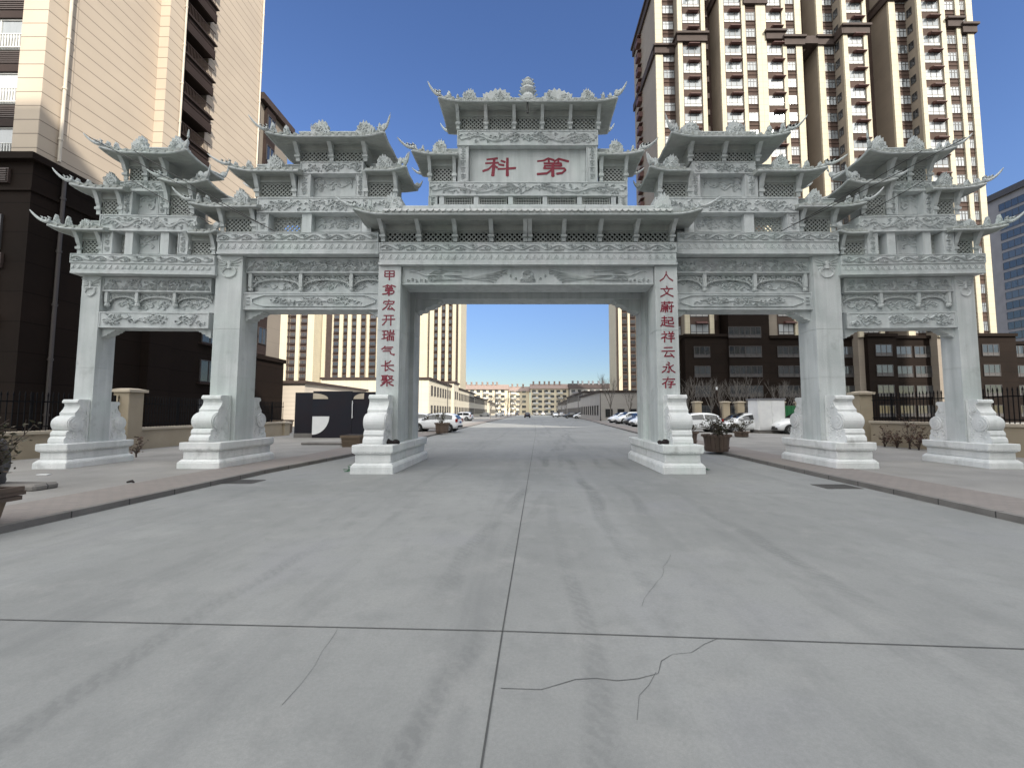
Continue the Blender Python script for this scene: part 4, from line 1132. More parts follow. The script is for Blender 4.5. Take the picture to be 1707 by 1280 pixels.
# cornices
for a, b, y, z in ((1091, 1128, 66, 61.6), (1128.5, 1176.5, 64.6, 62.4), (1198.5, 1240, 64.4, 70.4), (1241, 1279, 64.4, 68.8), (1276.5, 1306, 64.4, 62.6), (1306.4, 1338, 64.4, 61.6), (1361, 1404, 64.6, 61.8), (1404.3, 1446.5, 62.8, 62.0), (1482, 1530, 64.4, 69.4), (1530.2, 1579, 62.6, 69.6), (1579.3, 1603, 62.6, 63.0), (1603.4, 1625, 62.6, 62.0)):
    mb = MB(); x0, x1 = XX(a, y), XX(b, y); mb.box(x0-.1, x1+.1, y-.62, y+3, z, z+1.15); mb.box(x0-.3, x1+.3, y-.9, y+3.2, z+1.15, z+1.5); mb.build('cornice', M['band'], R1)
mb = MB(); x0 = XX(1092, 66); mb.box(x0-.35, x0-.004, 66, 79.2, 61.7, 63.1); mb.box(x0-.35, x0-.004, 66, 79.2, TOP-1.2, TOP+.3); mb.box(x0-.6, x0+3, 65.7, 79.4, TOP+.32, TOP+.8); mb.build('cornice', M['band'], R1)
# side cornice returns on the tall bays
for a, y, z in ((1199.5, 64.4, 70.4), (1404.5, 62.8, 62.0), (1483, 64.4, 69.4), (1362, 64.6, 61.8)):
    x = XX(a, y); mb = MB(); mb.box(x-.34, x-.104, y-.6, y+5, z+.004, z+1.146); mb.build('cornice', M['band'], R1)
mb = MB(); x0, x1 = XX(1336, 64.4), XX(1362, 64.6); mb.box(x0+.15, x1-.15, 63.9, 65, 61.9, 63.2); mb.build('cornice', M['band'], R1)
# dark stone base storeys
mb = MB()
for a, b, y, t in ((1088, 1130, 65.4, BASE), (1129.2, 1197, 63.9, BASE+.3), (1197.3, 1262, 63.6, 17.8), (1262.3, 1340, 63.7, BASE), (1340.3, 1403.5, 63.95, BASE), (1403.8, 1448, 62.1, BASE), (1448.3, 1530, 63.8, BASE), (1530.3, 1630, 61.9, BASE), (1630.3, 1760, 63.2, BASE-1)):
    mb.box(XX(a, 64), XX(b, 64), y, y+3, 0, t); mb.box(XX(a, 64)-.1, XX(b, 64)+.05, y-.3, y+3.1, t+.003, t+.45)
mb.box(XX(1448, 64), XX(1760, 64), 66.5, 78, 0, BASE-1.5)
mb.build('podium', M['podium'], R1)
bw = window_mesh('podium_window', 2.5, 1.75, 3, .5, 'frame', 'darkglass', mid='frame')
sp = []
ycol = lambda p: next(y for a, b, y in ((1088, 1130, 65.4), (1129, 1197.2, 63.9), (1197.2, 1262, 63.6), (1262, 1340, 63.7), (1340, 1403.6, 63.95), (1403, 1448, 62.1), (1448, 1530, 63.8), (1530, 1630, 61.9), (1630, 1760, 63.2)) if a <= p < b)
pxs = (1108, 1152, 1206, 1232, 1283, 1308, 1364, 1384, 1424, 1470, 1500, 1552, 1586, 1640, 1668, 1700)
for fl in (3, 2, 1, 0):
    for p in pxs: sp.append(((XX(p, 64) - .9, ycol(p) - .06, .9 + 3.05*fl), 0))
for p in (1206, 1232): sp.append(((XX(p, 64) - .9, 63.54, .9 + 3.05*4), 0))
place('podium_window', bw, sp, R1)

# ---- neighbouring grey block at the far right: its shaded flank looks to the street
x0 = at(1657, 660, 135).x; ZR2 = at(1657, 336, 135).z - 2.0
R2 = thing('office_block', 'plain grey block with dark glazed strips at the right edge', 'building', (x0 + 20, 105, 0))
vbox('wall', 'greywall', x0, x0 + 45, 72, 135, 0, ZR2, R2)
mb = MB(); mb.box(x0-.8, x0+45.8, 71.2, 135.8, ZR2 + .004, ZR2 + 2.0); mb.box(x0+8, x0+20, 110, 126, ZR2 + 2.003, ZR2 + 6); mb.build('parapet', M['frame'], R2)
w5 = window_mesh('strip_window', 7.0, 2.3, 4, 0, 'frame', 'darkglass')
sp = []
for fl in range(int(ZR2/3.2)-1, -1, -1):
    for j in range(4): sp.append(((x0 - .06, 129.5 - 10.5*j, 2 + 3.2*fl), -math.pi/2))
place('strip_window', w5, sp, R2)

# ---- the near left tower: dark base, cream walls
XL = -25.4
L1 = thing('apartment_tower', 'near cream clad tower on a dark base beside the left fence', 'building', (-33, 29, 0))
Y0 = 20.5; H1 = 62.0; PT = 14.7
yw = lambda px, X=XL: atX(px, 100, X).y
ya, yb = yw(263), yw(306, -24.74); yc_, yd = yw(361, -24.74), yw(437)
mb = MB()
mb.box(-55, XL, Y0 + .9, ya, 0, H1); mb.box(-55, XL - 1.6, ya + .002, yc_, 0, H1 + .02); mb.box(-55, XL + .03, yc_, yd, 0, H1 + .01)
mb.box(-29, -24.74, ya + .004, yb, 0, H1 + .03)
mb.build('wall', M['cream'], L1)
mb = MB(); mb.box(-26.7, XL + .03, Y0, Y0 + 1.4, PT, H1 + .05); mb.build('pilaster', M['cream'], L1, bevel=.02)
# front window column left of the pilaster
vbox('bay_panel', 'brown', -40, -26.705, Y0 + .55, Y0 + .88, PT, H1, L1)
mb = MB()
for k in range(-5, 16):
    z = PT + .1 + 3.05*k
mb = MB(); mb.box(0, 6.4, -.12, 0, 0, .75)
for i in range(6): mb.box(0.05, 6.35, -.17, -.12, .06 + i*.115, .12 + i*.115)
lv = mb.mesh('louvre_panel', [M['louvre']], I4)
mb = MB(); mb.box(0, 6.4, -.16, 0, 0, .42); bp = mb.mesh('spandrel_band', [M['brown']], I4)
wf = window_mesh('front_window', 6.3, 1.75, 4, 0, 'whiteframe', 'glass')
mb = MB(); mb.box(0, 6.3, -.03, .03, .74, .8); mb.box(0, 6.3, -.03, .03, 0, .06)
for i in range(42): mb.box(.05 + i*.15, .11 + i*.15, -.02, .02, .06, .74)
rl = mb.mesh('railing', [M['whiteframe']], I4)
zs = [PT + .18 + 3.05*k for k in range(15)]
place('front_window', wf, [((-33.15, Y0 + .50, z), 0) for z in zs], L1)
place('railing', rl, [((-33.15, Y0 + .36, z + .04), 0) for z in zs], L1)
place('spandrel_band', bp, [((-33.15, Y0 + .54, z + 1.76), 0) for z in zs], L1)
place('louvre_panel', lv, [((-33.15, Y0 + .54, z + 2.2), 0) for z in zs], L1)
# wall bay with balconies facing the street
mb = MB(); mb.box(XL - 1.6 + .01, XL - 1.45, yb, yc_, PT, H1 - .02); mb.build('bay_panel', M['brown'], L1)
bd = yc_ - yb
gw = window_mesh('bay_window', bd - .5, 2.1, 3, 0, 'frame', 'darkglass')
mb = MB(); mb.box(0, 2.0, 0, bd - .25, 0, .35); mb.box(-.05, 2.15, -.12, bd - .13, .35, .45)
for (a, b, c, d) in ((2.02, 2.06, 0, bd - .25), (.0, 2.06, 0, .04)):
    mb.box(a, b, c, d, 1.28, 1.34); mb.box(a, b, c, d, .55, .6)
for i in range(int((bd - .3)/.13)): mb.box(2.025, 2.055, .02 + i*.13, .045 + i*.13, .6, 1.28)
for i in range(14): mb.box(.05 + i*.14, .075 + i*.14, .005, .035, .6, 1.28)
mb.box(1.96, 2.08, -.03, .06, .45, 1.42)
bl = mb.mesh('balcony', [M['brown']], I4)
mb = MB(); mb.box(0, 1.9, 0, bd - .25, 0, .5); mb.box(1.9, 2.05, -.05, bd - .2, -.1, .6); hd_ = mb.mesh('balcony_hood', [M['brown']], I4)
fz = [PT + .25 + 3.05*k for k in range(15)]
place('bay_window', gw, [((XL - 1.40, yb + .25, z + .5), math.pi/2) for z in fz], L1)
place('balcony', bl, [((XL - 1.44, yb + .12, z), 0) for z in fz], L1)
place('balcony_hood', hd_, [((XL - 1.44, yb + .12, z + 2.35), 0) for z in fz], L1)
# pipes
def pipe(x, y, z0, z1, m, r=.075):
    mb = MB(); mb.tube([(x, y, z0), (x, y, z1)], r, 8)
    z = z0 + 1.2
    while z < z1: mb.tube([(x, y, z), (x, y, z + .12)], r*1.35, 8); mb.box(x - .2, x, y - .02, y + .02, z + .03, z + .09); z += 2.9
    mb.build('drain_pipe', M[m], L1)
yp = yw(106); pipe(XL + .2, yp, PT + .3, H1, 'pipe', .078); pipe(-24.74 + .15, yb - .15, PT + .3, H1, 'pipe', .06); pipe(XL + .15, yd - .3, PT + .3, H1, 'pipe', .07)
# dark base
PX = XL + .18
mb = MB(); mb.box(-60, PX, Y0 - .2, yd + .1, 0, PT - .35); mb.box(-60.3, PX + .3, Y0 - .5, yd + .4, PT - .345, PT); mb.box(-60.1, PX + .1, Y0 - .3, yd + .2, PT - 1.9, PT - 1.75)
mb.build('podium', M['podium'], L1)
pipe(PX + .16, yp + .2, .2, PT - .4, 'darkpipe', .09)
mb = MB(); mb.box(PX, PX + .55, yw(232) + 1.2, yw(262) + 1.6, 0, PT - 2); mb.build('podium_pier', M['podium'], L1)
pf_ = window_mesh('podium_window', 5.5, 1.8, 4, .75, 'frame', 'darkglass', mid='frame')
place('podium_window', pf_, [((-32.0, Y0 - .25, .6 + 3.05*k), 0) for k in range(4)], L1)
place('louvre_panel', lv, [((-32.7, Y0 - .21, 2.7 + 3.05*k), 0) for k in range(3)] + [((-32.7, Y0 - .21, PT - 1.5), 0)], L1)
sw = window_mesh('podium_window', 2.6, 1.7, 3, 0, 'frame', 'darkglass')
spots = [((PX + .06, 31.6, .9 + 3.05*k), math.pi/2) for k in (0, 1, 2, 3)] + [((PX + .06, 35.0, .9 + 3.05*k), math.pi/2) for k in (0, 1, 2, 3)]
place('podium_window', sw, spots, L1)
mb = MB(); mb.box(0, .28, -.2, 2.9, 0, .16); le = mb.mesh('ledge', [M['brown']], I4)
place('ledge', le, [((PX + .003, p[1], p[2] - .2), 0) for p, r in spots], L1)

# ---- second left tower, just behind
L2 = thing('apartment_tower', 'cream tower peeking out behind the near left tower', 'building', (-40, 45, 0))
mb = MB(); mb.box(-60, -26.2, 38.6, 43.3, 0, 32); mb.box(-60, -37, 43.302, 56, 0, 32.01); mb.build('wall', M['shadecream'], L2)
mb = MB(); mb.box(-60.4, -25.7, 38.3, 43.7, 32.02, 32.7); mb.build('cornice', M['band'], L2)
mb = MB(); mb.box(-60, -25.8, 38.4, 43.5, 0, 6.7); mb.box(-60, -25.6, 38.3, 43.6, 6.703, 7.1); mb.build('podium', M['podium'], L2)
mb = MB(); mb.box(-26.2, -25.9, 39.2, 40.6, 7.2, 31.9); mb.build('bay_panel', M['brown'], L2)
gw2 = window_mesh('bay_window', 1.2, 1.6, 2, 0, 'frame', 'darkglass')
place('bay_window', gw2, [((-25.86, 39.3, 8.2 + 3.05*k), math.pi/2) for k in range(8)], L2)

# ---- distant towers
def far_tower(label, pxa, pxb, Y, top, cols, base='brownwall', depth=16, side=None):
    xa, xb = (pxa-880)/F*Y, (pxb-880)/F*Y
    t = thing('apartment_tower', label, 'building', ((xa+xb)/2, Y+depth/2, 0))
    mb = MB(); mb.box(xa, xb, Y+.6, Y+depth, 0, top); mb.build('wall', M['creamfine'], t)
    mb = MB(); mb.box(xa-.4, xb+.4, Y-.2, Y+depth+.4, top+.003, top+1.3); mb.build('cornice', M['band'], t)
    W = xb-xa; spots = []
    for u0, u1, kind in cols:
        a, b = xa + W*u0, xa + W*u1
        if kind == 'p':
            mb = MB(); mb.box(a, b, Y-.3, Y+.598, 0, top-.01); mb.build('pilaster', M['creamfine'], t)
        else:
            mb = MB(); mb.box(a + .005, b - .005, Y+.25 + (1.6 if kind == 'd' else 0)*0, Y+.597, 0, top-.02); mb.build('bay_panel', M['brownwall'] if kind != 'd' else M['band'], t)
            if kind == 'w': spots.append((a, b))
    zmid = top*.35
    k = []
    for fl in range(int(top/3)-1):
        for a, b in spots: k.append((abs(1.2 + 3*fl - zmid), a, b, 1.0 + 3*fl))
    k.sort(key=lambda q: round(q[0], 1))
    wid = min(b-a for a, b in spots) - .3
    me = window_mesh('window', wid, 1.7, 3, 0, 'frame', 'darkglass')
    mb = MB(); mb.box(0, wid, -.45, .03, -.15, .25); mb.box(0, wid, -.5, -.4, .25, .5)
    me2 = mb.mesh('balcony', [M['brown']], I4)
    place('window', me, [((a + .15, Y+.19, z), 0, (b-a-.3)/wid) for _, a, b, z in k], t)
    place('balcony', me2, [((a + .15, Y+.2, z - .3), 0, (b-a-.3)/wid) for _, a, b, z in k], t)
    return t
far_tower('distant striped tower at the left edge of the left opening', 459, 520, 176, 74, [(0,.07,'w'), (.07,.26,'p'), (.26,.30,'w'), (.32,.50,'w'), (.5,.60,'p'), (.62,.80,'w'), (.82,1,'p')])
far_tower('distant striped tower left of the inscribed left pillar', 520.5, 668, 182, 76,
          [(0,.07,'d'), (.09,.13,'p'), (.13,.19,'d'), (.215,.28,'w'), (.285,.325,'p'), (.33,.37,'w'), (.38,.42,'p'), (.425,.475,'w'), (.48,.525,'p'), (.53,.58,'w'), (.60,.625,'p'), (.63,.70,'w'), (.71,.745,'p'), (.75,.82,'w'), (.83,.855,'p'), (.86,.91,'w'), (.93,1,'p')])
far_tower('distant striped tower seen beside the left pillar, above the two storey shops', 697, 767, 178, 76,
          [(0,.2,'p'), (.215,.24,'d'), (.25,.35,'p'), (.36,.44,'w'), (.45,.53,'p'), (.54,.62,'w'), (.63,.70,'p'), (.71,.78,'w'), (.80,.88,'p'), (.885,.93,'d'), (.94,1,'p')])
far_tower('distant striped tower seen beside the right pillar', 1029, 1120, 178, 66,
          [(0,.03,'d'), (.035,.10,'p'), (.11,.2,'w'), (.21,.25,'p'), (.26,.36,'w'), (.38,.46,'p'), (.47,.6,'w'), (.62,.7,'p'), (.72,.9,'w'), (.92,1,'p')])
far_tower('pale striped tower far behind the right outer pillar', 1652, 1672, 190, 60, [(0,.12,'p'), (.14,.42,'w'), (.45,.6,'p'), (.62,.85,'w'), (.87,1,'p')])

# ---- tall blocks across the street behind the viewer; their shade lies over the square
def shade_block(label, x0, x1, y0, y1, h):
    t = thing('apartment_block', label, 'building', ((x0+x1)/2, (y0+y1)/2, 0))
    mb = MB(); mb.box(x0, x1, y0, y1, 0, h); mb.build('wall', M['creamfine'], t)
    mb = MB(); mb.box(x0-.4, x1+.4, y0-.4, y1+.4, h+.003, h+1); mb.build('parapet', M['band'], t)
    me = window_mesh('window', 2.4, 1.7, 3, 0, 'frame', 'glass'); sp = []
    for fl in range(int(h/3.1)-1):
        for j in range(int((x1-x0)/5.2)): sp.append(((x0 + 3.6 + 5.2*j, y1 + .06, 1.2 + 3.1*fl), math.pi))
    place('window', me, sp, t)
shade_block('cream block across the street behind the viewer', -2, 67.2, -52, -36, 59)
shade_block('taller cream block across the street behind the viewer', 68.2, 122, -54, -36, 100)

# ================================================================== low buildings along the street
def annex():
    t = thing('annex_building', 'low pale flat roofed lodge behind the dark gate panels', 'building', (-27, 52, 0))
    mb = MB(); mb.box(-31, -24.3, 45, 62, 0, 4.7); mb.build('wall', M['annex'], t)
    mb = MB(); mb.box(-31.3, -24.0, 44.7, 62.3, 4.703, 5.0); mb.build('roof', M['band'], t)
    mb = MB(); mb.box(-24.297, -23.3, 46.5, 62, 3.3, 3.6); mb.build('canopy', M['white'], t)
    me = window_mesh('window', 1.4, 1.3, 2, 0, 'frame', 'darkglass')
    place('window', me, [((-24.24, 48 + 3*i, 1.3), math.pi/2) for i in range(4)], t)
annex()
def street_row(name, label, cat, x0, x1, y0, y1, h, s, floors, m, sp=2.6, front=True, px=None):
    """two storey row; s = +1 when its street face looks to +x"""
    t = thing(name, label, cat, ((x0+x1)/2, (y0+y1)/2, 0))
    mb = MB(); mb.box(x0, x1, y0, y1, 0, h-.4); mb.build('wall', M[m], t)
    mb = MB(); mb.box(x0-.25, x1+.25, y0-.25, y1+.25, h-.397, h); mb.build('roof', M['band'], t)
    xf = x1 if s > 0 else x0
    me = window_mesh('window', 1.25, 1.9, 2, 0, 'frame', 'darkglass')
    spots = []
    y = y0 + 1.6
    while y < y1-1.8:
        for fl in range(floors): spots.append(((xf + s*.05, y if s > 0 else y + 1.25, 1.0 + 3.7*fl), s*math.pi/2))
        y += sp
    place('window', me, spots, t)
    if front:
        sp2 = [((x0 + 1.5 + 3.2*i, y0 - .05, 1.0 + 3.7*fl), 0) for i in range(int((x1-x0)/3.2)) for fl in range(floors)] if front == 2 else []
        if sp2: place('window', me, sp2, t)
    return t
b1 = street_row('shop_building', 'pale two storey building with small square windows beside the left pillar', 'building', -38, -18.2, 76, 98, 8.0, 1, 2, 'palewall')
street_row('shop_building', 'pale two storey bay standing higher than its neighbours', 'building', -38, -17.6, 98.1, 105, 8.9, 1, 2, 'palewall')
street_row('shop_building', 'pale two storey row behind the higher bay along the left street', 'building', -38, -18.2, 105.1, 140, 8.0, 1, 2, 'palewall')
street_row('shop_building', 'farther pale shop row on the left side of the street', 'building', -38, -18.6, 143, 190, 7.2, 1, 2, 'palewall', 3)
street_row('shop_building', 'farthest pale shop row on the left side of the street', 'building', -36, -18, 193, 228, 6.5, 1, 2, 'palewall', 3)
t = street_row('shop_building', 'low flat grey hall with dark openings on the right side of the street', 'building', 13.2, 46, 76, 104, 5.6, -1, 1, 'aptgrey', 3)
me = window_mesh('opening', 1.3, 1.5, 1, 0, 'frame', 'darkglass'); place('opening', me, [((14.2 + 2.2*i, 75.94, .7), 0) for i in range(13)], t)
street_row('shop_building', 'grey two storey row beyond the flat hall on the right', 'building', 14.2, 40, 106, 150, 7.0, -1, 2, 'aptgrey', 3)
street_row('shop_building', 'farther grey row on the right side of the street', 'building', 15.5, 40, 153, 215, 6.2, -1, 2, 'aptgrey', 3.4)
# far apartment rows closing the street
def apt(label, x0, x1, Y, m, h=17.0):
    t = thing('apartment_row', label, 'building', ((x0+x1)/2, Y+6, 0))
    mb = MB(); mb.box(x0, x1, Y, Y+12, 0, h-2)
    mb.build('wall', M[m], t)
    mb = MB(); mb.extr([(Y-.8, h-2), (Y+6, h+1.2), (Y+12.8, h-2)], 'x', x0-.5, x1+.5); mb.build('roof', M['redroof' if m == 'apt' else 'band'], t)
    g = random.Random(int(x0)); sp = [((x0 + 2 + 3.1*i + g.uniform(-.4, .4), Y+5, h + .6), 0) for i in range(int((x1-x0)/3.1)-1)]
    mb = MB(); mb.box(-.5, .5, -.6, .6, -1, 1.5); mb.lathe([(.5, 1.5), (.62, 1.8), (.5, 2.2)], (0, 0, 0), 8); place('water_heater', mb.mesh('water_heater', [M['redroof' if m == 'apt' else 'greywall']], I4), sp, t)
    me = window_mesh('window', 2.3, 1.6, 3, 0, 'whiteframe', 'darkglass'); sp = []
    for fl in range(5):
        for i in range(int((x1-x0)/3.6)): sp.append(((x0 + .8 + 3.6*i, Y-.06, 1.1 + 3.0*fl), 0))
    place('window', me, sp, t)
    mb = MB(); mb.box(0, 3.2, -1.0, 0, 0, .95); bm_ = mb.mesh('balcony', [M['whiteframe' if m == 'apt' else 'greywall']], I4)
    place('balcony', bm_, [((x0 + 1.5 + 7.2*i, Y-.004, .4 + 3.0*fl), 0) for fl in range(5) for i in range(int((x1-x0)/7.2))], t)
apt('far cream apartment row with red brown roof closing the street on the left', -42, -12, 244, 'apt')
apt('far cream apartment block with red brown roof at the middle of the street end', -11.5, 1, 247, 'apt', 16)
apt('far cream apartment row with red brown roof right of the street end', 1.6, 24, 244, 'apt', 17.4)
apt('far grey apartment row at the right of the street end', 24.4, 52, 240, 'aptgrey', 17.4)

# ================================================================== fences
def fence_run(label, pts, z_wall, z_top, piers, group=None):
    t = thing('boundary_fence', label, 'fence', (pts[0][0], pts[0][1], .08))
    for (a, b) in zip(pts[:-1], pts[1:]):
        A = Vector((*a, 0)); B = Vector((*b, 0)); d = B-A; L = d.length; X = Matrix.Translation(A) @ Matrix.Rotation(math.atan2(d.y, d.x), 4, 'Z')
        mb = MB(X); mb.box(0, L, -.14, .14, .05, z_wall-.12); mb.build('low_wall', M['wallbeige'], t)
        mb = MB(X); mb.box(-.05, L+.05, -.2, .2, z_wall-.117, z_wall); mb.build('coping', M['coping'], t, bevel=.015)
        mb = MB(X)
        mb.box(0, L, -.02, .02, z_wall+.12, z_wall+.16); mb.box(0, L, -.02, .02, z_top-.32, z_top-.28)
        k = int(L/.14)
        for i in range(k):
            x = (i+.5)*L/k; mb.box(x-.011, x+.011, -.011, .011, z_wall, z_top-.06)
            mb.extr([(x-.026, z_top-.1), (x+.026, z_top-.1), (x, z_top+.03)], 'y', -.01, .01)
        for x in [i*2.4 for i in range(int(L/2.4)+1)]: mb.box(x-.03, x+.03, -.03, .03, z_wall, z_top)
        mb.build('railing', M['iron'], t)
    for (x, y, h, w) in piers:
        mb = MB(); mb.box(x-w, x+w, y-w, y+w, .05, h-.16); mb.build('pier', M['wallbeige'], t, bevel=.02)
        mb = MB(); mb.box(x-w-.09, x+w+.09, y-w-.09, y+w+.09, h-.157, h-.05); mb.frustum((x-w-.06, x+w+.06, y-w-.06, y+w+.06), h-.05, (x-w*.6, x+w*.6, y-w*.6, y+w*.6), h); mb.build('pier_cap', M['coping'], t)
    return t
fence_run('low beige wall with black iron railing and one capped pier before the left tower', [(-17.2, 9.0), (-16.0, 16.6), (-16.2, 27.5)], .98, 2.25, [(-16.0, 16.6, 2.55, .32), (-16.2, 27.5, 1.0, .3)])
fence_run('low beige wall with black iron railing behind the right wing of the archway', [(17.2, 9.0), (16.2, 19.5)], 1.2, 2.45, [(16.1, 20.0, 2.6, .30)])
pr = [(at(p, 690, 44).x, 44, 2.75, .36) for p in (1162, 1209, 1233, 1262, 1300, 1335)]
fence_run('iron railing with a row of pale piers behind the parked cars on the right', [(13, 44), (34, 44)], .5, 2.2, pr)

# dark navy gate panels with pale quarter discs
t = thing('gate_hoarding', 'dark navy gate panels with pale quarter circle shapes left of the inscribed left pillar', 'gate', (-11.4, 24.6, 0))
zt = 2.78
mb = MB(); xs = [at(p, 690, 24.5).x for p in (485, 521, 586, 640)]
mb.box(xs[0], xs[1], 24.9, 25.0, .1, zt); mb.build('panel', M['navy'], t)
mb = MB(); mb.box(xs[1], xs[2], 24.5, 24.6, .1, zt + .06); mb.build('panel', M['navy'], t)
mb = MB(); mb.box(xs[2] + .03, xs[3], 24.5, 24.6, .1, zt + .02); mb.build('panel', M['navy'], t)
def quarter(xa, za, xb, zb, y):    # corner at (xa,za), reaching to xb, zb
    mb = MB(); pts = [(xa, za)] + [(xa + (xb-xa)*math.cos(q), za + (zb-za)*math.sin(q)) for q in [math.pi/2*i/12 for i in range(13)]]
    mb.extr(pts, 'y', y-.02, y-.001); return mb
zz = lambda y: at(880, y, 24.5).z
quarter(xs[1] + .01, zz(694), xs[1] + 1.0, zz(724.5), 24.5).build('quarter_disc', M['white'], t)
quarter(xs[1] + .01, zz(665), xs[1] + .9, zz(655.5), 24.5).build('quarter_disc', M['coping'], t)
xr_ = at(607, 660, 24.5).x; quarter(xr_, zz(665), xr_ - .62, zz(655.5), 24.5).build('quarter_disc', M['coping'], t)
xh = at(587, 680, 24.4).x; mb = MB(); mb.tube([(xh, 24.42, zz(697)), (xh, 24.42, zz(668))], .025, 6); mb.box(xh-.02, xh+.02, 24.42, 24.5, zz(672), zz(671)); mb.box(xh-.02, xh+.02, 24.42, 24.5, zz(695), zz(694)); mb.build('handle', M['white'], t)
mb = MB(); mb.box(xs[0], xs[1], 24.86, 25.04, .05, .34); mb.box(xs[1], xs[3], 24.46, 24.64, .05, .098); mb.build('base_rail', M['kerb'], t)
# brown stone flower box by the gate and one between gate and plinth
def stone_box(px, py, w, h, label, dead=True):
    c = gnd(px, py, .08); t = thing('planter_box', label, 'planter', (c.x, c.y, .08))
    X = world_of(t); mb = MB(X); mb.frustum((-w*.45, w*.45, -w*.45, w*.45), 0, (-w*.5, w*.5, -w*.5, w*.5), h-.1); mb.box(-w*.55, w*.55, -w*.55, w*.55, h-.1, h)
    for i in range(4): mb.box(-w*.52, w*.52, -w*.515, w*.515, h*.18*(i+.6), h*.18*(i+.6)+.03)
    mb.build('box', M['woodpale'], t); mb = MB(X); mb.box(-w*.47, w*.47, -w*.47, w*.47, h+.001, h+.02); mb.build('soil', M['soil'], t)
    return t
stone_box(470, 722, 1.0, .95, 'brown slatted planter at the end of the left fence')
stone_box(590, 744, .8, .5, 'small brown planter behind the left inscribed plinth')
mb = MB(); c = gnd(547, 741, .08); mb.box(c.x-1.2, c.x+1.0, c.y-.2, c.y+.2, .08, .2); tag(mb.build('kerb_stone', M['kerb'], bevel=.04), 'loose pale kerb stone lying before the dark gate panels', 'kerb stone')

# white cabinet and green hoarding between the cars and the right middle pillar
t = thing('utility_cabinet', 'plain white cabinet behind the right middle plinth', 'cabinet', (17.5, 31, .08))
xa, xb = at(1264, 690, 30).x, at(1309, 690, 30).x
mb = MB(); mb.box(xa, xb, 30, 31.4, .3, 2.5); mb.build('body', M['white'], t, bevel=.03)
mb = MB(); mb.box(xa-.06, xb+.06, 29.94, 31.46, 2.503, 2.6); mb.build('roof', M['greywall'], t)
mb = MB(); mb.box(xa+.05, xb-.05, 30.05, 31.3, .06, .298); mb.build('plinth', M['kerb'], t)
mb = MB(); xm = (xa+xb)/2; mb.box(xa+.1, xm-.02, 29.97, 29.998, .45, 2.35); mb.box(xm+.02, xb-.1, 29.97, 29.998, .45, 2.35); mb.box(xm+.06, xm+.1, 29.94, 29.97, 1.3, 1.5); mb.build('door', M['white'], t)
mb = MB(); xa, xb = at(1310, 690, 33).x, at(1352, 690, 33).x; mb.box(xa, xb, 33, 33.08, .08, 2.1)
for i in range(6): x = xa + (xb-xa)*(i+.5)/6; mb.box(x-.03, x+.03, 32.95, 33, .08, 2.12)
tag(mb.build('hoarding', M['green']), 'green sheet hoarding beside the white cabinet', 'hoarding')
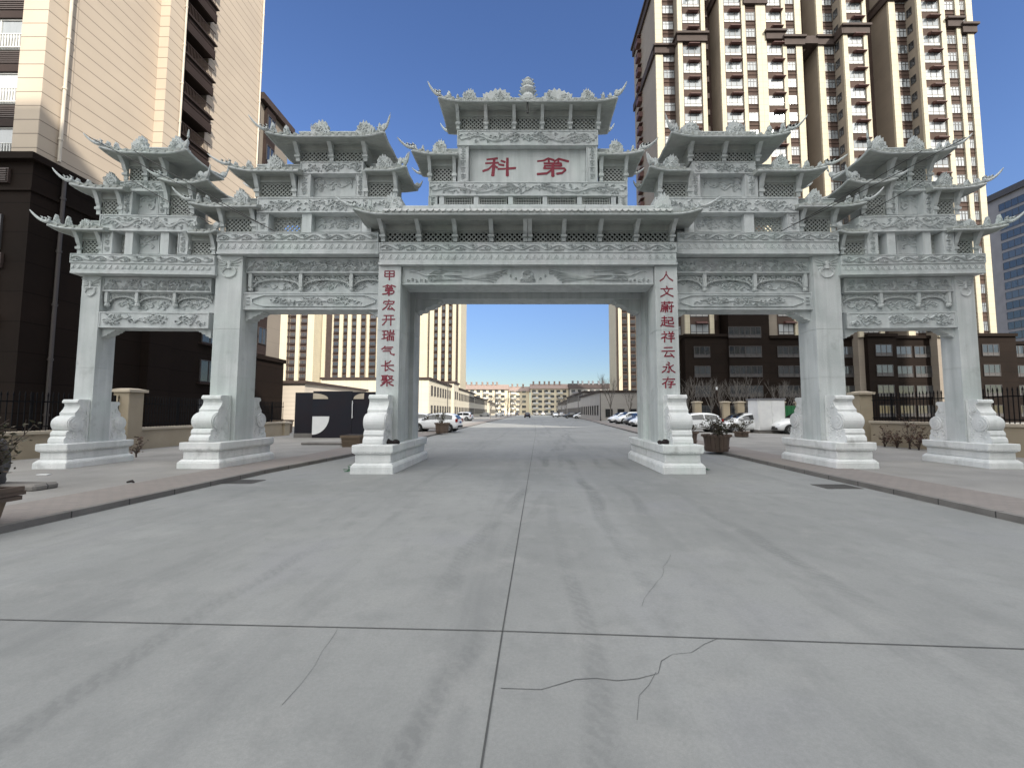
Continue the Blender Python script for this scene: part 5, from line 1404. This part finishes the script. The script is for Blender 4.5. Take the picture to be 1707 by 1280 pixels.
# ================================================================== cars
def make_car(label, paint, st=None, hscale=1.0, L=3.9, group=None, suv=False):
    t = thing('parked_car', label, 'car', (0, 0, 0), 0, group)
    k = L/3.9
    if not st:
        st = [(-1.95,.42,.78,.84,.66,.58),(-1.90,.28,.90,1.0,.76,.60),(-1.66,.22,.95,1.36,.82,.58),(-1.1,.20,.95,1.49,.835,.58),(-.3,.20,.94,1.52,.84,.59),(.4,.20,.93,1.44,.84,.57),(.75,.20,.92,1.24,.835,.58),(1.10,.20,.90,.99,.83,.60),(1.55,.20,.82,.89,.81,.60),(1.86,.24,.66,.74,.75,.56),(1.95,.34,.52,.56,.64,.48)]
    if suv:
        st = [(-1.95,.45,.80,.88,.70,.62),(-1.92,.30,.95,1.1,.79,.66),(-1.80,.24,.98,1.48,.82,.62),(-1.1,.24,.98,1.58,.84,.62),(-.3,.24,.97,1.6,.845,.62),(.35,.24,.96,1.53,.845,.61),(.72,.24,.95,1.3,.84,.61),(1.02,.24,.94,1.06,.835,.63),(1.6,.24,.88,.97,.82,.62),(1.88,.28,.72,.82,.77,.6),(1.96,.36,.56,.62,.66,.5)]
    st = [(x*k, a*hscale, b*hscale, c*hscale, d, e) for x, a, b, c, d, e in st]
    def ring(s):
        x, zb, zs, zt, hw, rw = s
        h = [(0, zb), (hw*.82, zb), (hw*.98, zb+.12), (hw, (zb+zs)/2 + .06), (hw*.97, zs), (rw + (hw-rw)*.12, zt-.09), (rw*.8, zt-.01), (0, zt)]
        return [(x, y, z) for y, z in h] + [(x, -y, z) for y, z in h[-2:0:-1]]
    mb = MB(); n = 14; vs = []; fs = []
    for s in st: vs += ring(s)
    for i in range(len(st)-1):
        for j in range(n): fs.append((i*n+j, i*n+(j+1) % n, (i+1)*n+(j+1) % n, (i+1)*n+j))
    fs += [tuple(range(n)), tuple(range((len(st)-1)*n, len(st)*n))]
    mb.add(vs, fs); mb.build('body', paint, t, smooth=True, sub=1)
    # side glass between shoulder and roof, two panes a side
    def gp(i, u, s):
        r = ring(st[i]); a, b = Vector(r[4]), Vector(r[5]); p = a.lerp(b, u); return Vector((p.x, s*(p.y + .006), p.z))
    mb = MB()
    def lerp_st(i, j, w, u, s): return gp(i, u, s).lerp(gp(j, u, s), w)
    for s in (1, -1):
        for stn in ([(2,3,.3),(3,3,0),(3,4,.70)], [(3,4,.80),(4,4,0),(5,5,0),(6,6,0),(6,7,.55)]):
            lo = [lerp_st(i, j, w, .08, s) for i, j, w in stn]; hi = [lerp_st(i, j, w, .86, s) for i, j, w in stn]; m = len(lo)
            mb.add(lo + hi, [(q, q+1, m+q+1, m+q) for q in range(m-1)])
    # windscreen and rear screen
    def top(i, f, dx=0, dz=.012):
        x, zb, zs, zt, hw, rw = st[i]; return (x + dx, f*(rw*.9), zt + dz - (.03 if abs(f) > .9 else 0))
    for a, b, c in ((5, 6, 7), ):
        v = [top(a, f, .03) for f in (-1, -.5, 0, .5, 1)] + [top(b, f, .025, .018) for f in (-1, -.5, 0, .5, 1)] + [top(c, f, -.06, .02) for f in (-1, -.5, 0, .5, 1)]
        mb.add(v, [(i, i+1, i+6, i+5) for i in range(4)] + [(i, i+1, i+6, i+5) for i in range(5, 9)])
    x1, x2 = st[2], st[1]
    v = [(x1[0]-.015, f*x1[5]*.9, x1[3]-.07) for f in (-1, 0, 1)] + [(x2[0]-.015, f*x2[5]*.95, x2[3]+.02) for f in (-1, 0, 1)]
    mb.add(v, [(0, 1, 4, 3), (1, 2, 5, 4)])
    mb.build('window_glass', M['carglass'], t, recalc=False)
    R_ = .31 if not suv else .34
    for wx in (-1.22*k, 1.22*k):
        for s in (1, -1):
            mb = MB(); y = s*.80
            mb.lathe([(R_*.62, -.1), (R_*.93, -.1), (R_, -.06), (R_, .06), (R_*.93, .1), (R_*.62, .1)], (0, 0, 0), 20)
            X = Matrix.Translation((wx, y, R_)) @ Matrix.Rotation(math.pi/2, 4, 'X')
            mb.v = [X @ p for p in mb.v]
            m2 = MB(); m2.disc((wx, R_ + .02), R_*1.16, 'y', y - s*.30, y + s*.035, 20); b0 = len(mb.v); mb.v += m2.v; mb.f += [[b0 + i for i in f] for f in m2.f]; mb.mi += [0]*len(m2.f)
            w = mb.build('wheel', M['tyre'], t)
            mb = MB(); mb.disc((wx, R_), R_*.16, 'y', y + s*.04, y + s*.11, 10)
            for i in range(5):
                a = 2*math.pi*i/5 + .3; c, q = math.cos(a), math.sin(a); r0, r1 = R_*.1, R_*.64; ww = .035
                mb.extr([(wx + c*r0 - q*ww, R_ + q*r0 + c*ww), (wx + c*r0 + q*ww, R_ + q*r0 - c*ww), (wx + c*r1 + q*ww*1.3, R_ + q*r1 - c*ww*1.3), (wx + c*r1 - q*ww*1.3, R_ + q*r1 + c*ww*1.3)], 'y', y + s*.06, y + s*(.1 + .001*i))
            n2 = 20; mb.add([(wx + R_*rr*math.cos(2*math.pi*i/n2), y + s*.102, R_ + R_*rr*math.sin(2*math.pi*i/n2)) for rr in (.6, .68) for i in range(n2)], [(i, (i+1) % n2, n2 + (i+1) % n2, n2 + i) for i in range(n2)])
            mb.build('rim', M['rim'], w)
    for s in (1, -1):
        f = st[-2]; mb = MB(); mb.extr([(f[0]-.30*k, s*f[4]*.99), (f[0]-.02, s*f[4]*.80), (f[0]+.01, s*f[4]*.55), (f[0]-.08, s*f[4]*.52)], 'z', f[2]-.08, f[2]+.03); mb.build('headlight', M['lamp'], t)
        r = st[1]; mb = MB(); mb.box(r[0]-.03, r[0]+.14, s*(r[4]-.12), s*(r[4]+.01), r[2]-.14, r[2]+.12); mb.build('tail_light', M['tail'], t)
        mb = MB(); x = st[6][0]; mb.box(x-.05, x+.08, s*.86, s*1.0, st[6][2]+.06, st[6][2]+.19); mb.build('mirror', paint, t, bevel=.02)
    mb = MB(); f = st[-1]; mb.box(f[0]-.06, f[0]+.015, -.5, .5, f[1]-.04, f[1]+.1); mb.box(f[0]-.03, f[0]+.03, -.22, .22, f[1]+.12, f[1]+.19); mb.build('grille', M['trim'], t)
    mb = MB(); r = st[0]; mb.box(r[0]-.02, r[0]+.05, -.6, .6, r[1]-.08, r[1]+.08); mb.build('rear_bumper', M['trim'], t)
    mb = MB(); mb.box(r[0]-.012, r[0]+.03, -.22, .22, r[2]-.1, r[2]+.02); mb.build('number_plate', M['plate'], t)
    return t
def put(o, x, y, rz, label=None, z=.02, group=None):
    o.location = (x, y, z); o.rotation_euler = (0, 0, rz)
    if label: o['label'] = label
    if group: o['group'] = group
    return o
PI = math.pi
hatch = make_car('white hatchback parked beside the left inscribed pillar', M['carwhite'])
put(hatch, at(727, 700, 33).x, 33.2, PI - .12, z=.07)
suv = make_car('small white estate car parked in front of the two storey shops', M['carwhite'], suv=True, L=4.0)
put(suv, at(774, 690, 76).x, 76 - 3, PI - .25, z=.07)
dark = make_car('black car parked between white cars on the right', M['carblack'])
silver = make_car('silver car parked in the right row', M['carsilver'])
def car(src, x, y, rz, label, group=None, z=.07): return put(copy_tree(src), x, y, rz, label, z, group)
car(hatch, at(690, 700, 40).x, 40, PI - .1, 'white car mostly hidden behind the left inscribed pillar')
# right hand row, noses to the street
GR = 'cars parked in the right hand row'
put(dark, 13.1, 47.2, PI + .35, 'black car second from the front of the right hand row', .07, GR)
car(hatch, 12.6, 43.6, PI + .32, 'white car at the near end of the right hand row beside the right pillar', GR)
put(silver, 13.6, 50.6, PI + .35, 'silver car behind the black car in the right hand row', .07, GR)
car(suv, 13.3, 54.6, PI + .3, 'tall white car behind the silver car in the right hand row', GR)
car(hatch, 13.6, 60.5, PI + .3, 'white car at the far end of the right hand row', GR)
# cars in front of the pier fence on the right
car(hatch, at(1160, 700, 32).x, 32.3, PI - .05, 'white hatchback seen from behind between the right pillar and the wooden tub', None)
car(hatch, at(1251, 700, 31).x, 31.4, PI - .12, 'white saloon in front of the pale piers, left of the white cabinet', None)
car(dark, at(1248, 700, 35).x, 36.4, PI - .1, 'dark car half hidden behind the white saloon', None)
car(hatch, at(1345, 700, 29).x, 29.5, PI - .1, 'white car whose wheel shows beside the right middle drum stone', None)
# distant traffic
car(dark, at(879, 690, 120).x, 120, PI/2, 'small dark car driving away down the middle of the street')
car(hatch, at(926, 690, 135).x, 135, -PI/2, 'small white car far down the right side of the street', None)
gfar = random.Random(4); FG = 'distant cars along the street'
for i, (px, Y, src, la) in enumerate(((833, 165, hatch, 'distant white car at the left kerb nearest the shop rows'), (848, 185, hatch, 'distant white car at the left kerb behind the first'), (808, 150, silver, 'distant silver car in front of the left shop row'),
     (936, 150, hatch, 'distant white car on the right kerb'), (953, 110, dark, 'distant dark car parked right in front of the grey hall'), (968, 104, hatch, 'distant white car parked right in front of the grey hall'), (962, 128, hatch, 'distant white car behind the dark one on the right'), (905, 205, hatch, 'distant white car near the street end'), (895, 220, silver, 'distant silver car near the street end'), (921, 215, dark, 'distant dark car near the street end'), (862, 210, dark, 'distant dark car left near the street end'))):
    car(src, at(px, 690, Y).x, Y, PI/2 + (PI/2 if px > 940 or px < 840 else 0), la, FG, .05)

# ================================================================== plants
def leaf_mass(mb, pts, n, r, size, g):
    for _ in range(n):
        c = g.choice(pts); p = Vector(c) + Vector((g.gauss(0, r), g.gauss(0, r), g.gauss(0, r*.8)))
        a = Vector((g.uniform(-1, 1), g.uniform(-1, 1), g.uniform(-.6, .6))).normalized(); b = a.cross(Vector((g.uniform(-1, 1), g.uniform(-1, 1), g.uniform(-1, 1)))).normalized(); s = size*g.uniform(.6, 1.3)
        mb.add([p - a*s, p + b*s*.5, p + a*s, p - b*s*.5], [(0, 1, 2, 3)])
def stems(mb, base, n, H, spread, g, r=.012, sub=3):
    ends = []
    for _ in range(n):
        a = g.uniform(0, 2*PI); h = H*g.uniform(.55, 1.0); s = spread*g.uniform(.3, 1)
        p = [Vector(base) + Vector((math.cos(a)*s*t**1.3 + g.uniform(-.03, .03), math.sin(a)*s*t**1.3 + g.uniform(-.03, .03), h*t)) for t in (0, .3, .6, .85, 1)]
        mb.tube(p, [r, r*.8, r*.6, r*.45, r*.25], 5); ends += p[1:]
        for _ in range(sub):
            q = p[g.randint(1, 3)]; b = g.uniform(0, 2*PI); l = H*g.uniform(.15, .35)
            e = q + Vector((math.cos(b)*l*.7, math.sin(b)*l*.7, l*.7)); mb.tube([q, (q+e)/2 + Vector((0, 0, .02)), e], [r*.5, r*.4, r*.2], 4); ends += [(q+e)/2, e]
    return ends
def shrub(name, label, cat, x, y, z, H, spread, n, leaves, m, size=.05, seed=1, group=None, r=.012):
    g = random.Random(seed); t = thing(name, label, cat, (x, y, z), 0, group); X = world_of(t)
    mb = MB(X); e = stems(mb, (0, 0, 0), n, H, spread, g, r); mb.build('stem', M['darkbark'], t)
    mb = MB(X); leaf_mass(mb, e, leaves, H*.07, size, g); mb.build('foliage', M[m], t, recalc=False)
    return t
def tub(label, x, y, z, r, h, plantH, spread, seed, n=10, leaves=260, sz=.05, m='leaf', group='wooden plant tubs', sides=12):
    g = random.Random(seed); t = thing('plant_tub', label, 'planter', (x, y, z), 0, group); X = world_of(t)
    mb = MB(X)
    for i in range(18):
        a = 2*PI*i/18; a2 = a + 2*PI/18*.9
        rb, rt = r*.86, r
        o = lambda q, rr, zz: (rr*math.cos(q), rr*math.sin(q), zz)
        zt = h - .02*g.random()
        mb.add([o(a, rb, 0), o(a2, rb, 0), o(a2, rt, zt), o(a, rt, zt), o(a, rb-.04, 0), o(a2, rb-.04, 0), o(a2, rt-.04, zt), o(a, rt-.04, zt)], [(0,1,2,3),(7,6,5,4),(3,2,6,7),(0,3,7,4),(1,5,6,2),(0,4,5,1)])
    mb.build('staves', M['wood'], t)
    for zz in (h*.18, h*.86):
        rr = r*.86 + (r*.14)*zz/h + .012
        mb = MB(X); mb.lathe([(rr, zz), (rr + .02, zz), (rr + .02, zz + .06), (rr, zz + .06)], (0, 0, 0), 18); mb.build('hoop', M['wood'], t)
    mb = MB(X); mb.disc((0, 0), r*.93, 'z', h*.75, h*.84, 18); mb.build('soil', M['soil'], t)
    mb = MB(X)
    for i in range(18):
        a = 2*PI*i/18; mb.box(r*1.03*math.cos(a)-.05, r*1.03*math.cos(a)+.05, r*1.03*math.sin(a)-.05, r*1.03*math.sin(a)+.05, h-.05, h+.03)
    mb.build('rim', M['wood'], t)
    mb = MB(X); e = stems(mb, (0, 0, h*.84), n, plantH, spread, g); mb.build('stem', M['darkbark'], t)
    mb = MB(X); leaf_mass(mb, e, leaves, plantH*.1, sz, g); mb.build('foliage', M[m], t, recalc=False)
    return t
c = gnd(1195, 752, .09); tub('brown wooden tub with a leafy shrub beside the right inscribed plinth', c.x, c.y, .09, .48, .62, .75, .65, 5, 14, 420, .055)
c = gnd(1158, 741, .09); tub('reddish wooden tub half hidden behind the right inscribed plinth', c.x, c.y + .6, .09, .36, .55, .6, .45, 6, 9, 200)
c = gnd(737, 722, .09); tub('small wooden tub with a dark shrub in front of the white hatchback', c.x, c.y, .09, .5, .72, .95, .7, 7, 12, 260, .06)
c = gnd(1236, 728, .09); tub('low dark tub with a spreading shrub in front of the white saloon', c.x, c.y, .09, .42, .3, .75, .8, 8, 14, 260, .06)
# big planter in the left foreground, its long side along the kerb
t = thing('plant_tub', 'tan wooden planter with a straggly dark shrub at the left edge', 'planter', (-7.5, 5.0, .09)); X = world_of(t)
mb = MB(X @ Matrix.Scale(.76, 4, (0, 0, 1))); mb.frustum((-.42, .42, -.66, .66), .02, (-.46, .46, -.70, .70), .42); mb.build('box', M['woodpale'], t, bevel=.015)
mb = MB(X @ Matrix.Scale(.76, 4, (0, 0, 1)))
for i, (z, o) in enumerate(((.41, .0), (.50, .03), (.575, .0))):
    for sx in (-1, 1): mb.box(sx*(.47 + .01*i), sx*(.53 + .012*i), -.82 - o, .80 + o, z, z + .075); mb.box(-.469, .469, sx*(.71 + .01*i), sx*(.77 + .01*i), z + .004, z + .071)
mb.build('rim', M['wood'], t)
mb = MB(X); mb.box(-.43, .43, -.66, .66, .33, .41); mb.build('soil', M['soil'], t)
mb = MB(X); mb.box(-.38, .38, -.6, -.4, -.01, .019); mb.box(-.38, .38, .4, .6, -.01, .019); mb.build('foot', M['wood'], t)
g = random.Random(12)
mb = MB(X); e = stems(mb, (.22, .55, .4), 30, .95, .5, g, .012, 6); mb.build('stem', M['darkbark'], t)
mb = MB(X); leaf_mass(mb, e, 1150, .05, .036, g); mb.build('foliage', M['leaf'], t, recalc=False)
# dark rock behind it
def rock(label, x, y, z, sx, sy, sz, seed):
    g = random.Random(seed); bm = bmesh.new(); bmesh.ops.create_icosphere(bm, subdivisions=4, radius=1)
    from mathutils import noise as mn
    for v in bm.verts:
        d = mn.noise(v.co*1.6 + Vector((seed, 0, 0)))*.35 + mn.noise(v.co*3 + Vector((seed, 3, 0)))*.16 + abs(mn.noise(v.co*7))*.12
        v.co *= 1 + d; v.co.x *= sx; v.co.y *= sy; v.co.z = v.co.z*sz + sz*.75
    me = bpy.data.meshes.new('rock'); bm.to_mesh(me); bm.free(); me.materials.append(M['rock']); me.polygons.foreach_set('use_smooth', [True]*len(me.polygons))
    o = bpy.data.objects.new('rock', me); COL.objects.link(o); o.location = (x, y, z); return tag(o, label, 'rock')
rock('dark craggy garden rock behind the foreground planter at the left edge', -10.75, 8.0, .05, .55, .5, .6, 3)
mb = MB(); c = gnd(55, 815, .09); mb.box(c.x - 1.3, c.x + .25, c.y - .2, c.y + .25, .06, .2); tag(mb.build('kerb_stone', M['kerb'], bevel=.04), 'loose kerb stone behind the foreground planter', 'kerb stone')
# roses along the right fence
for i, (px, py, H, la) in enumerate(((1470, 733, .8, 'low rose bush nearest the right middle drum stone'), (1490, 733, .6, 'small reddish rose bush between two taller ones'), (1511, 737, 1.25, 'tall rose bush with a single high stem before the right fence'), (1526, 738, .75, 'rose bush beside the right outer plinth'))):
    X0 = 15.75; shrub('rose_bush', la, 'shrub', X0, X0*F/(px - CX)*1.0, .08, H*1.15, .4, 8, 150, 'leafred', .05, 20 + i, 'rose bushes at the right fence')
for i, (px, py, la) in enumerate(((305, 735, 'rose bush left of the left middle drum stone'), (318, 733, 'small rose bush behind the left middle drum stone'), (226, 762, 'dry grassy weed beside the left outer plinth'))):
    c = gnd(px, py, .08); shrub('rose_bush', la, 'shrub', c.x, c.y + (2 if i < 2 else 0), .08, 1.0 - .3*(i == 2), .35, 6, 80, 'leafred', .045, 30 + i, 'rose bushes at the left fence')
# odds and ends on the inner plinths
def bundle(label, x, y, z, m, name, cat, seed, s=1.0):
    g = random.Random(seed); bm = bmesh.new()
    for k in range(5):
        r = bmesh.ops.create_icosphere(bm, subdivisions=2, radius=g.uniform(.05, .09)*s, matrix=Matrix.Translation((g.uniform(-.17, .17)*s, g.uniform(-.06, .06)*s, .04*s)))
        for v in r['verts']: v.co += Vector((g.uniform(-1, 1), g.uniform(-1, 1), g.uniform(-1, 1)))*.018*s
    me = bpy.data.meshes.new(name); bm.to_mesh(me); bm.free(); me.materials.append(M[m]); o = bpy.data.objects.new(name, me); COL.objects.link(o); o.location = (x, y, z); tag(o, label, cat)
bundle('dark crumpled cloth lying on the left inscribed plinth', -3.72, 11.35, .745, 'cloth', 'cloth_bundle', 'cloth', 3)
bundle('dark crumpled cloth lying on the right inscribed plinth', 3.72, 11.35, .745, 'cloth', 'cloth_bundle', 'cloth', 5)
def netting(label, x, y, z, seed):
    g = random.Random(seed); mb = MB()
    for k in range(26):
        p = Vector((x + g.uniform(-.16, .16), y + g.uniform(-.12, .12), z + g.uniform(0, .05))); pts = [p]
        for i in range(4): pts.append(pts[-1] + Vector((g.uniform(-.09, .09), g.uniform(-.07, .07), g.uniform(-.03, .05)))); pts[-1].z = max(pts[-1].z, z + .005)
        mb.tube(pts, .008, 4)
    tag(mb.build('netting_heap', M['net']), label, 'netting')
netting('green netting heaped at the left corner of the left inscribed plinth', -4.72, 11.5, .0, 7)
netting('green netting heaped at the right corner of the right inscribed plinth', 4.72, 11.5, .0, 8)
mb = MB(); c = gnd(73, 791, .09); mb.box(c.x-.13, c.x+.13, c.y-.05, c.y+.05, .085, .1); tag(mb.build('paper_scrap', M['white']), 'white scrap of paper on the pavement before the left outer plinth', 'litter')
mb = MB(); c = gnd(217, 805, .09); mb.tube([(c.x-.07, c.y, .11), (c.x+.02, c.y+.02, .13), (c.x+.08, c.y, .105)], [.02, .03, .015], 6); tag(mb.build('litter', M['cloth']), 'small dark piece of litter on the left footway', 'litter')

# ================================================================== bare trees
def bare_tree(H, seed, m='bark', r0=.07, levels=4, spread=.55, trunk=.32):
    g = random.Random(seed); t = thing('bare_tree', 'bare tree', 'tree'); mb = MB()
    b = MB()
    def grow(p, d, L, r, lv, out):
        pts = [p]; q = p.copy(); dd = d.copy()
        for i in range(3):
            dd = (dd + Vector((g.uniform(-.16, .16), g.uniform(-.16, .16), .10))).normalized(); q = q + dd*(L/3); pts.append(q.copy())
        out.tube(pts, [r, r*.85, r*.72, r*.6], 5 if lv > 1 else 4, False)
        if lv == 0: return
        for k in range(g.choice((2, 3, 3))):
            a = g.uniform(0, 2*PI); s = spread*g.uniform(.5, 1.1); base = pts[g.choice((2, 3, 3))]
            nd = (dd + Vector((math.cos(a)*s, math.sin(a)*s, g.uniform(0, .35)))).normalized()
            grow(base, nd, L*g.uniform(.6, .8), r*.58, lv-1, b)
    hT = H*trunk
    mb.tube([(0, 0, 0), (.02, .01, hT*.5), (0, .02, hT)], [r0*1.25, r0, r0*.9], 8)
    for k in range(5):
        a = 2*PI*k/5 + g.uniform(-.4, .4); grow(Vector((0, .02, hT*g.uniform(.85, 1.0))), Vector((math.cos(a)*.42, math.sin(a)*.42, 1)).normalized(), H*.30, r0*.62, levels-1, b)
    mb.build('trunk', M[m], t); b.build('crown', M[m], t, recalc=False)
    return t
T1 = bare_tree(4.9, 1); T2 = bare_tree(5.6, 2, trunk=.28); T3 = bare_tree(4.2, 3, spread=.7)
PT_ = [(1147, 48.5, T1, 1.0, 'slim bare tree next to the right inscribed pillar, before the dark base'), (1164, 50, T2, 1.05, 'bare tree behind the first pale pier on the right'), (1186, 49, T1, 1.12, 'pale forked bare tree before the dark base on the right'),
       (1203, 50.5, T3, 1.2, 'bare tree behind the leaning lamp pole on the right'), (1227, 49, T2, 1.0, 'bare tree behind the third pale pier on the right'), (1244, 48, T1, 1.15, 'tall bare tree in the middle of the right opening'),
       (1263, 50, T3, 1.0, 'low spreading bare tree left of the white cabinet'), (1296, 49, T2, .95, 'bare tree above the white cabinet'), (1312, 51, T1, 1.0, 'bare tree right of the white cabinet'), (1332, 49, T3, 1.05, 'small bare tree beside the right middle pillar')]
used = set(); TG = 'bare trees before the dark base'
def tree(src, x, y, s, rz, label, group):
    o = src if id(src) not in used else copy_tree(src)
    used.add(id(src)); o.location = (x, y, .05); o.scale = (s, s, s); o.rotation_euler = (0, 0, rz); o['label'] = label; o['group'] = group; return o
for i, (px, Y, src, s, la) in enumerate(PT_): tree(src, at(px, 690, Y).x, Y, s, i*1.3, la, TG)
SG = 'bare street trees'
ST_ = [(1018, 70, T2, 1.45, 'largest bare tree before the low grey hall'), (1050, 71, T1, 1.1, 'bare tree at the right pillar before the low grey hall'), (982, 100, T3, 1.5, 'bare tree at the corner of the low grey hall'), (988, 104, T1, 1.5, 'second bare tree at the corner of the low grey hall'),
       (818, 105, T1, 1.3, 'first bare tree on the left side of the street'), (827, 115, T2, 1.2, 'second bare tree on the left side of the street'), (835, 128, T1, 1.3, 'third bare tree on the left side of the street'), (846, 150, T3, 1.6, 'fourth bare tree on the left, with a dense crown'), (852, 160, T2, 1.5, 'fifth bare tree on the left, with a dense crown'), (859, 175, T1, 1.6, 'sixth bare tree on the left side of the street'), (866, 190, T2, 1.6, 'farthest bare tree on the left side of the street'),
       (943, 150, T3, 1.7, 'bare tree on the right side beyond the grey hall'), (936, 165, T2, 1.5, 'bare tree farther along on the right side'), (928, 180, T1, 1.6, 'farthest bare tree on the right side of the street')]
for i, (px, Y, src, s, la) in enumerate(ST_): tree(src, at(px, 690, Y).x, Y, s, i*2.1, la, SG)

# street lamps
def lamp(label, x, y, h, s):
    t = thing('street_lamp', label, 'street lamp', (x, y, .05), 0, 'street lamps'); X = world_of(t)
    mb = MB(X); mb.tube([(0, 0, 0), (0, 0, h*.5), (0, 0, h*.93), (s*.35, 0, h*.99), (s*1.0, 0, h)], [.09, .07, .05, .045, .04], 8); mb.lathe([(.15, 0), (.15, .25), (.1, .3)], (0, 0, 0), 8); mb.build('pole', M['frame'], t)
    mb = MB(X); mb.extr([(s*.9, h+.05), (s*1.55, h+.08), (s*1.55, h), (s*.9, h-.05)], 'y', -.13, .13); mb.build('lamp_head', M['greywall'], t)
lamp('street lamp in front of the two storey shops on the left', at(746, 690, 74).x, 74, 7.2, 1)
lamp('nearest street lamp on the right side of the street', at(1001, 690, 74).x, 74, 5.4, -1)
lamp('second street lamp on the right side of the street', at(964, 690, 105).x, 105, 5.6, -1)
lamp('third street lamp on the right side of the street', at(951, 690, 140).x, 140, 5.8, -1)
# leaning camera pole in the right opening
t = thing('lamp_pole', 'thin leaning pole with a small white head before the dark base on the right', 'pole', (at(1204, 690, 40).x, 40, .05)); X = world_of(t)
mb = MB(X); mb.tube([(0, 0, 0), (-.15, 0, 1.6), (-.4, 0, 3.0), (-.45, 0, 3.7)], [.05, .045, .04, .03], 6); mb.build('pole', M['darkbark'], t)
mb = MB(X); mb.box(-.52, -.4, -.06, .06, 3.7, 3.98); mb.build('lamp_head', M['white'], t)

# ================================================================== stay cables in front of the wings
def cable(label, p, q, sag=.04):
    mb = MB(); P = [p.lerp(q, i/12) - Vector((0, 0, sag*math.sin(PI*i/12))) for i in range(13)]
    mb.tube(P, .011, 5); tag(mb.build('stay_cable', M['cable']), label, 'cable', 'stay cables of the archway wings')
for s, w in ((0, 'left'), (1, 'right')):
    f = (lambda v: v) if not s else (lambda v: Vector((-v.x, v.y, v.z)))
    cable(f'uppermost black stay cable across the {w} wing, tied to its outer roof tip', f(at(149, 229, 10.83)), f(at(437, 375, 11.7)))
    cable(f'middle black stay cable across the {w} wing, starting at its top roof', f(at(224, 252, 10.85)), f(at(458, 386, 11.75)))
    cable(f'lowest black stay cable across the {w} wing, starting at the wing lattice', f(at(213, 297, 10.85)), f(at(352, 372, 11.1)))

# ================================================================== light
az = math.atan2(.52, -.82); el = R(32.5)
S_ = Vector((math.cos(el)*math.sin(az), math.cos(el)*math.cos(az), math.sin(el)))
sun = bpy.data.lights.new('sun', 'SUN'); sun.energy = 4.0; sun.angle = R(.5); sun.color = (1.0, .935, .83)
so = bpy.data.objects.new('sun', sun); COL.objects.link(so); so.rotation_euler = S_.to_track_quat('Z', 'Y').to_euler(); so.location = S_*100
W = bpy.data.worlds.new('World'); scene.world = W; W.use_nodes = True; nt = W.node_tree
sky = nt.nodes.new('ShaderNodeTexSky'); sky.sky_type = 'NISHITA'; sky.sun_disc = False; sky.sun_elevation = el; sky.sun_rotation = az
sky.air_density = 1.0; sky.dust_density = .35; sky.ozone_density = 2.0; sky.altitude = 300
# clear blue in front, a bright veil added out of view as fill light, overhead and behind the viewer
geo = nt.nodes.new('ShaderNodeTexCoord'); sp_ = nt.nodes.new('ShaderNodeSeparateXYZ'); nt.links.new(geo.outputs['Generated'], sp_.inputs[0])
def sm(sock, lo, hi, a=0.0, b=1.0):
    r = nt.nodes.new('ShaderNodeMapRange'); r.interpolation_type = 'SMOOTHSTEP'
    for i, q in ((1, lo), (2, hi), (3, a), (4, b)): r.inputs[i].default_value = q
    nt.links.new(sock, r.inputs[0]); return r.outputs[0]
zen = sm(sp_.outputs[2], .76, .90)
back = math_(nt, 'MULTIPLY', sm(sp_.outputs[1], .0, -.35), sm(sp_.outputs[2], .06, .40, 0.0, 1.25))
cl = sm(noise(nt, geo.outputs['Generated'], 3.0, 6), .25, .7, .65, 1.0)
fill_veil = math_(nt, 'MULTIPLY', math_(nt, 'MAXIMUM', zen, back), cl)
low = sm(sp_.outputs[2], -.02, .42, .60, 1.22)
hs = nt.nodes.new('ShaderNodeHueSaturation'); hs.inputs['Saturation'].default_value = 1.15; hs.inputs['Hue'].default_value = .512; nt.links.new(sky.outputs[0], hs.inputs['Color'])
skyc = mixc(nt, 1.0, hs.outputs['Color'], low, 'MULTIPLY')
col = mixc(nt, fill_veil, skyc, (18.4, 18.4, 18.0))
bg = nt.nodes['Background']; nt.links.new(col, bg.inputs[0]); bg.inputs[1].default_value = .09
vs = scene.view_settings; scene.display_settings.display_device = 'sRGB'
vs.view_transform = 'Standard'; vs.look = 'None'; vs.exposure = 0.8; vs.gamma = 1; vs.use_curve_mapping = False
scene.cycles.max_bounces = 6; scene.cycles.use_denoising = True
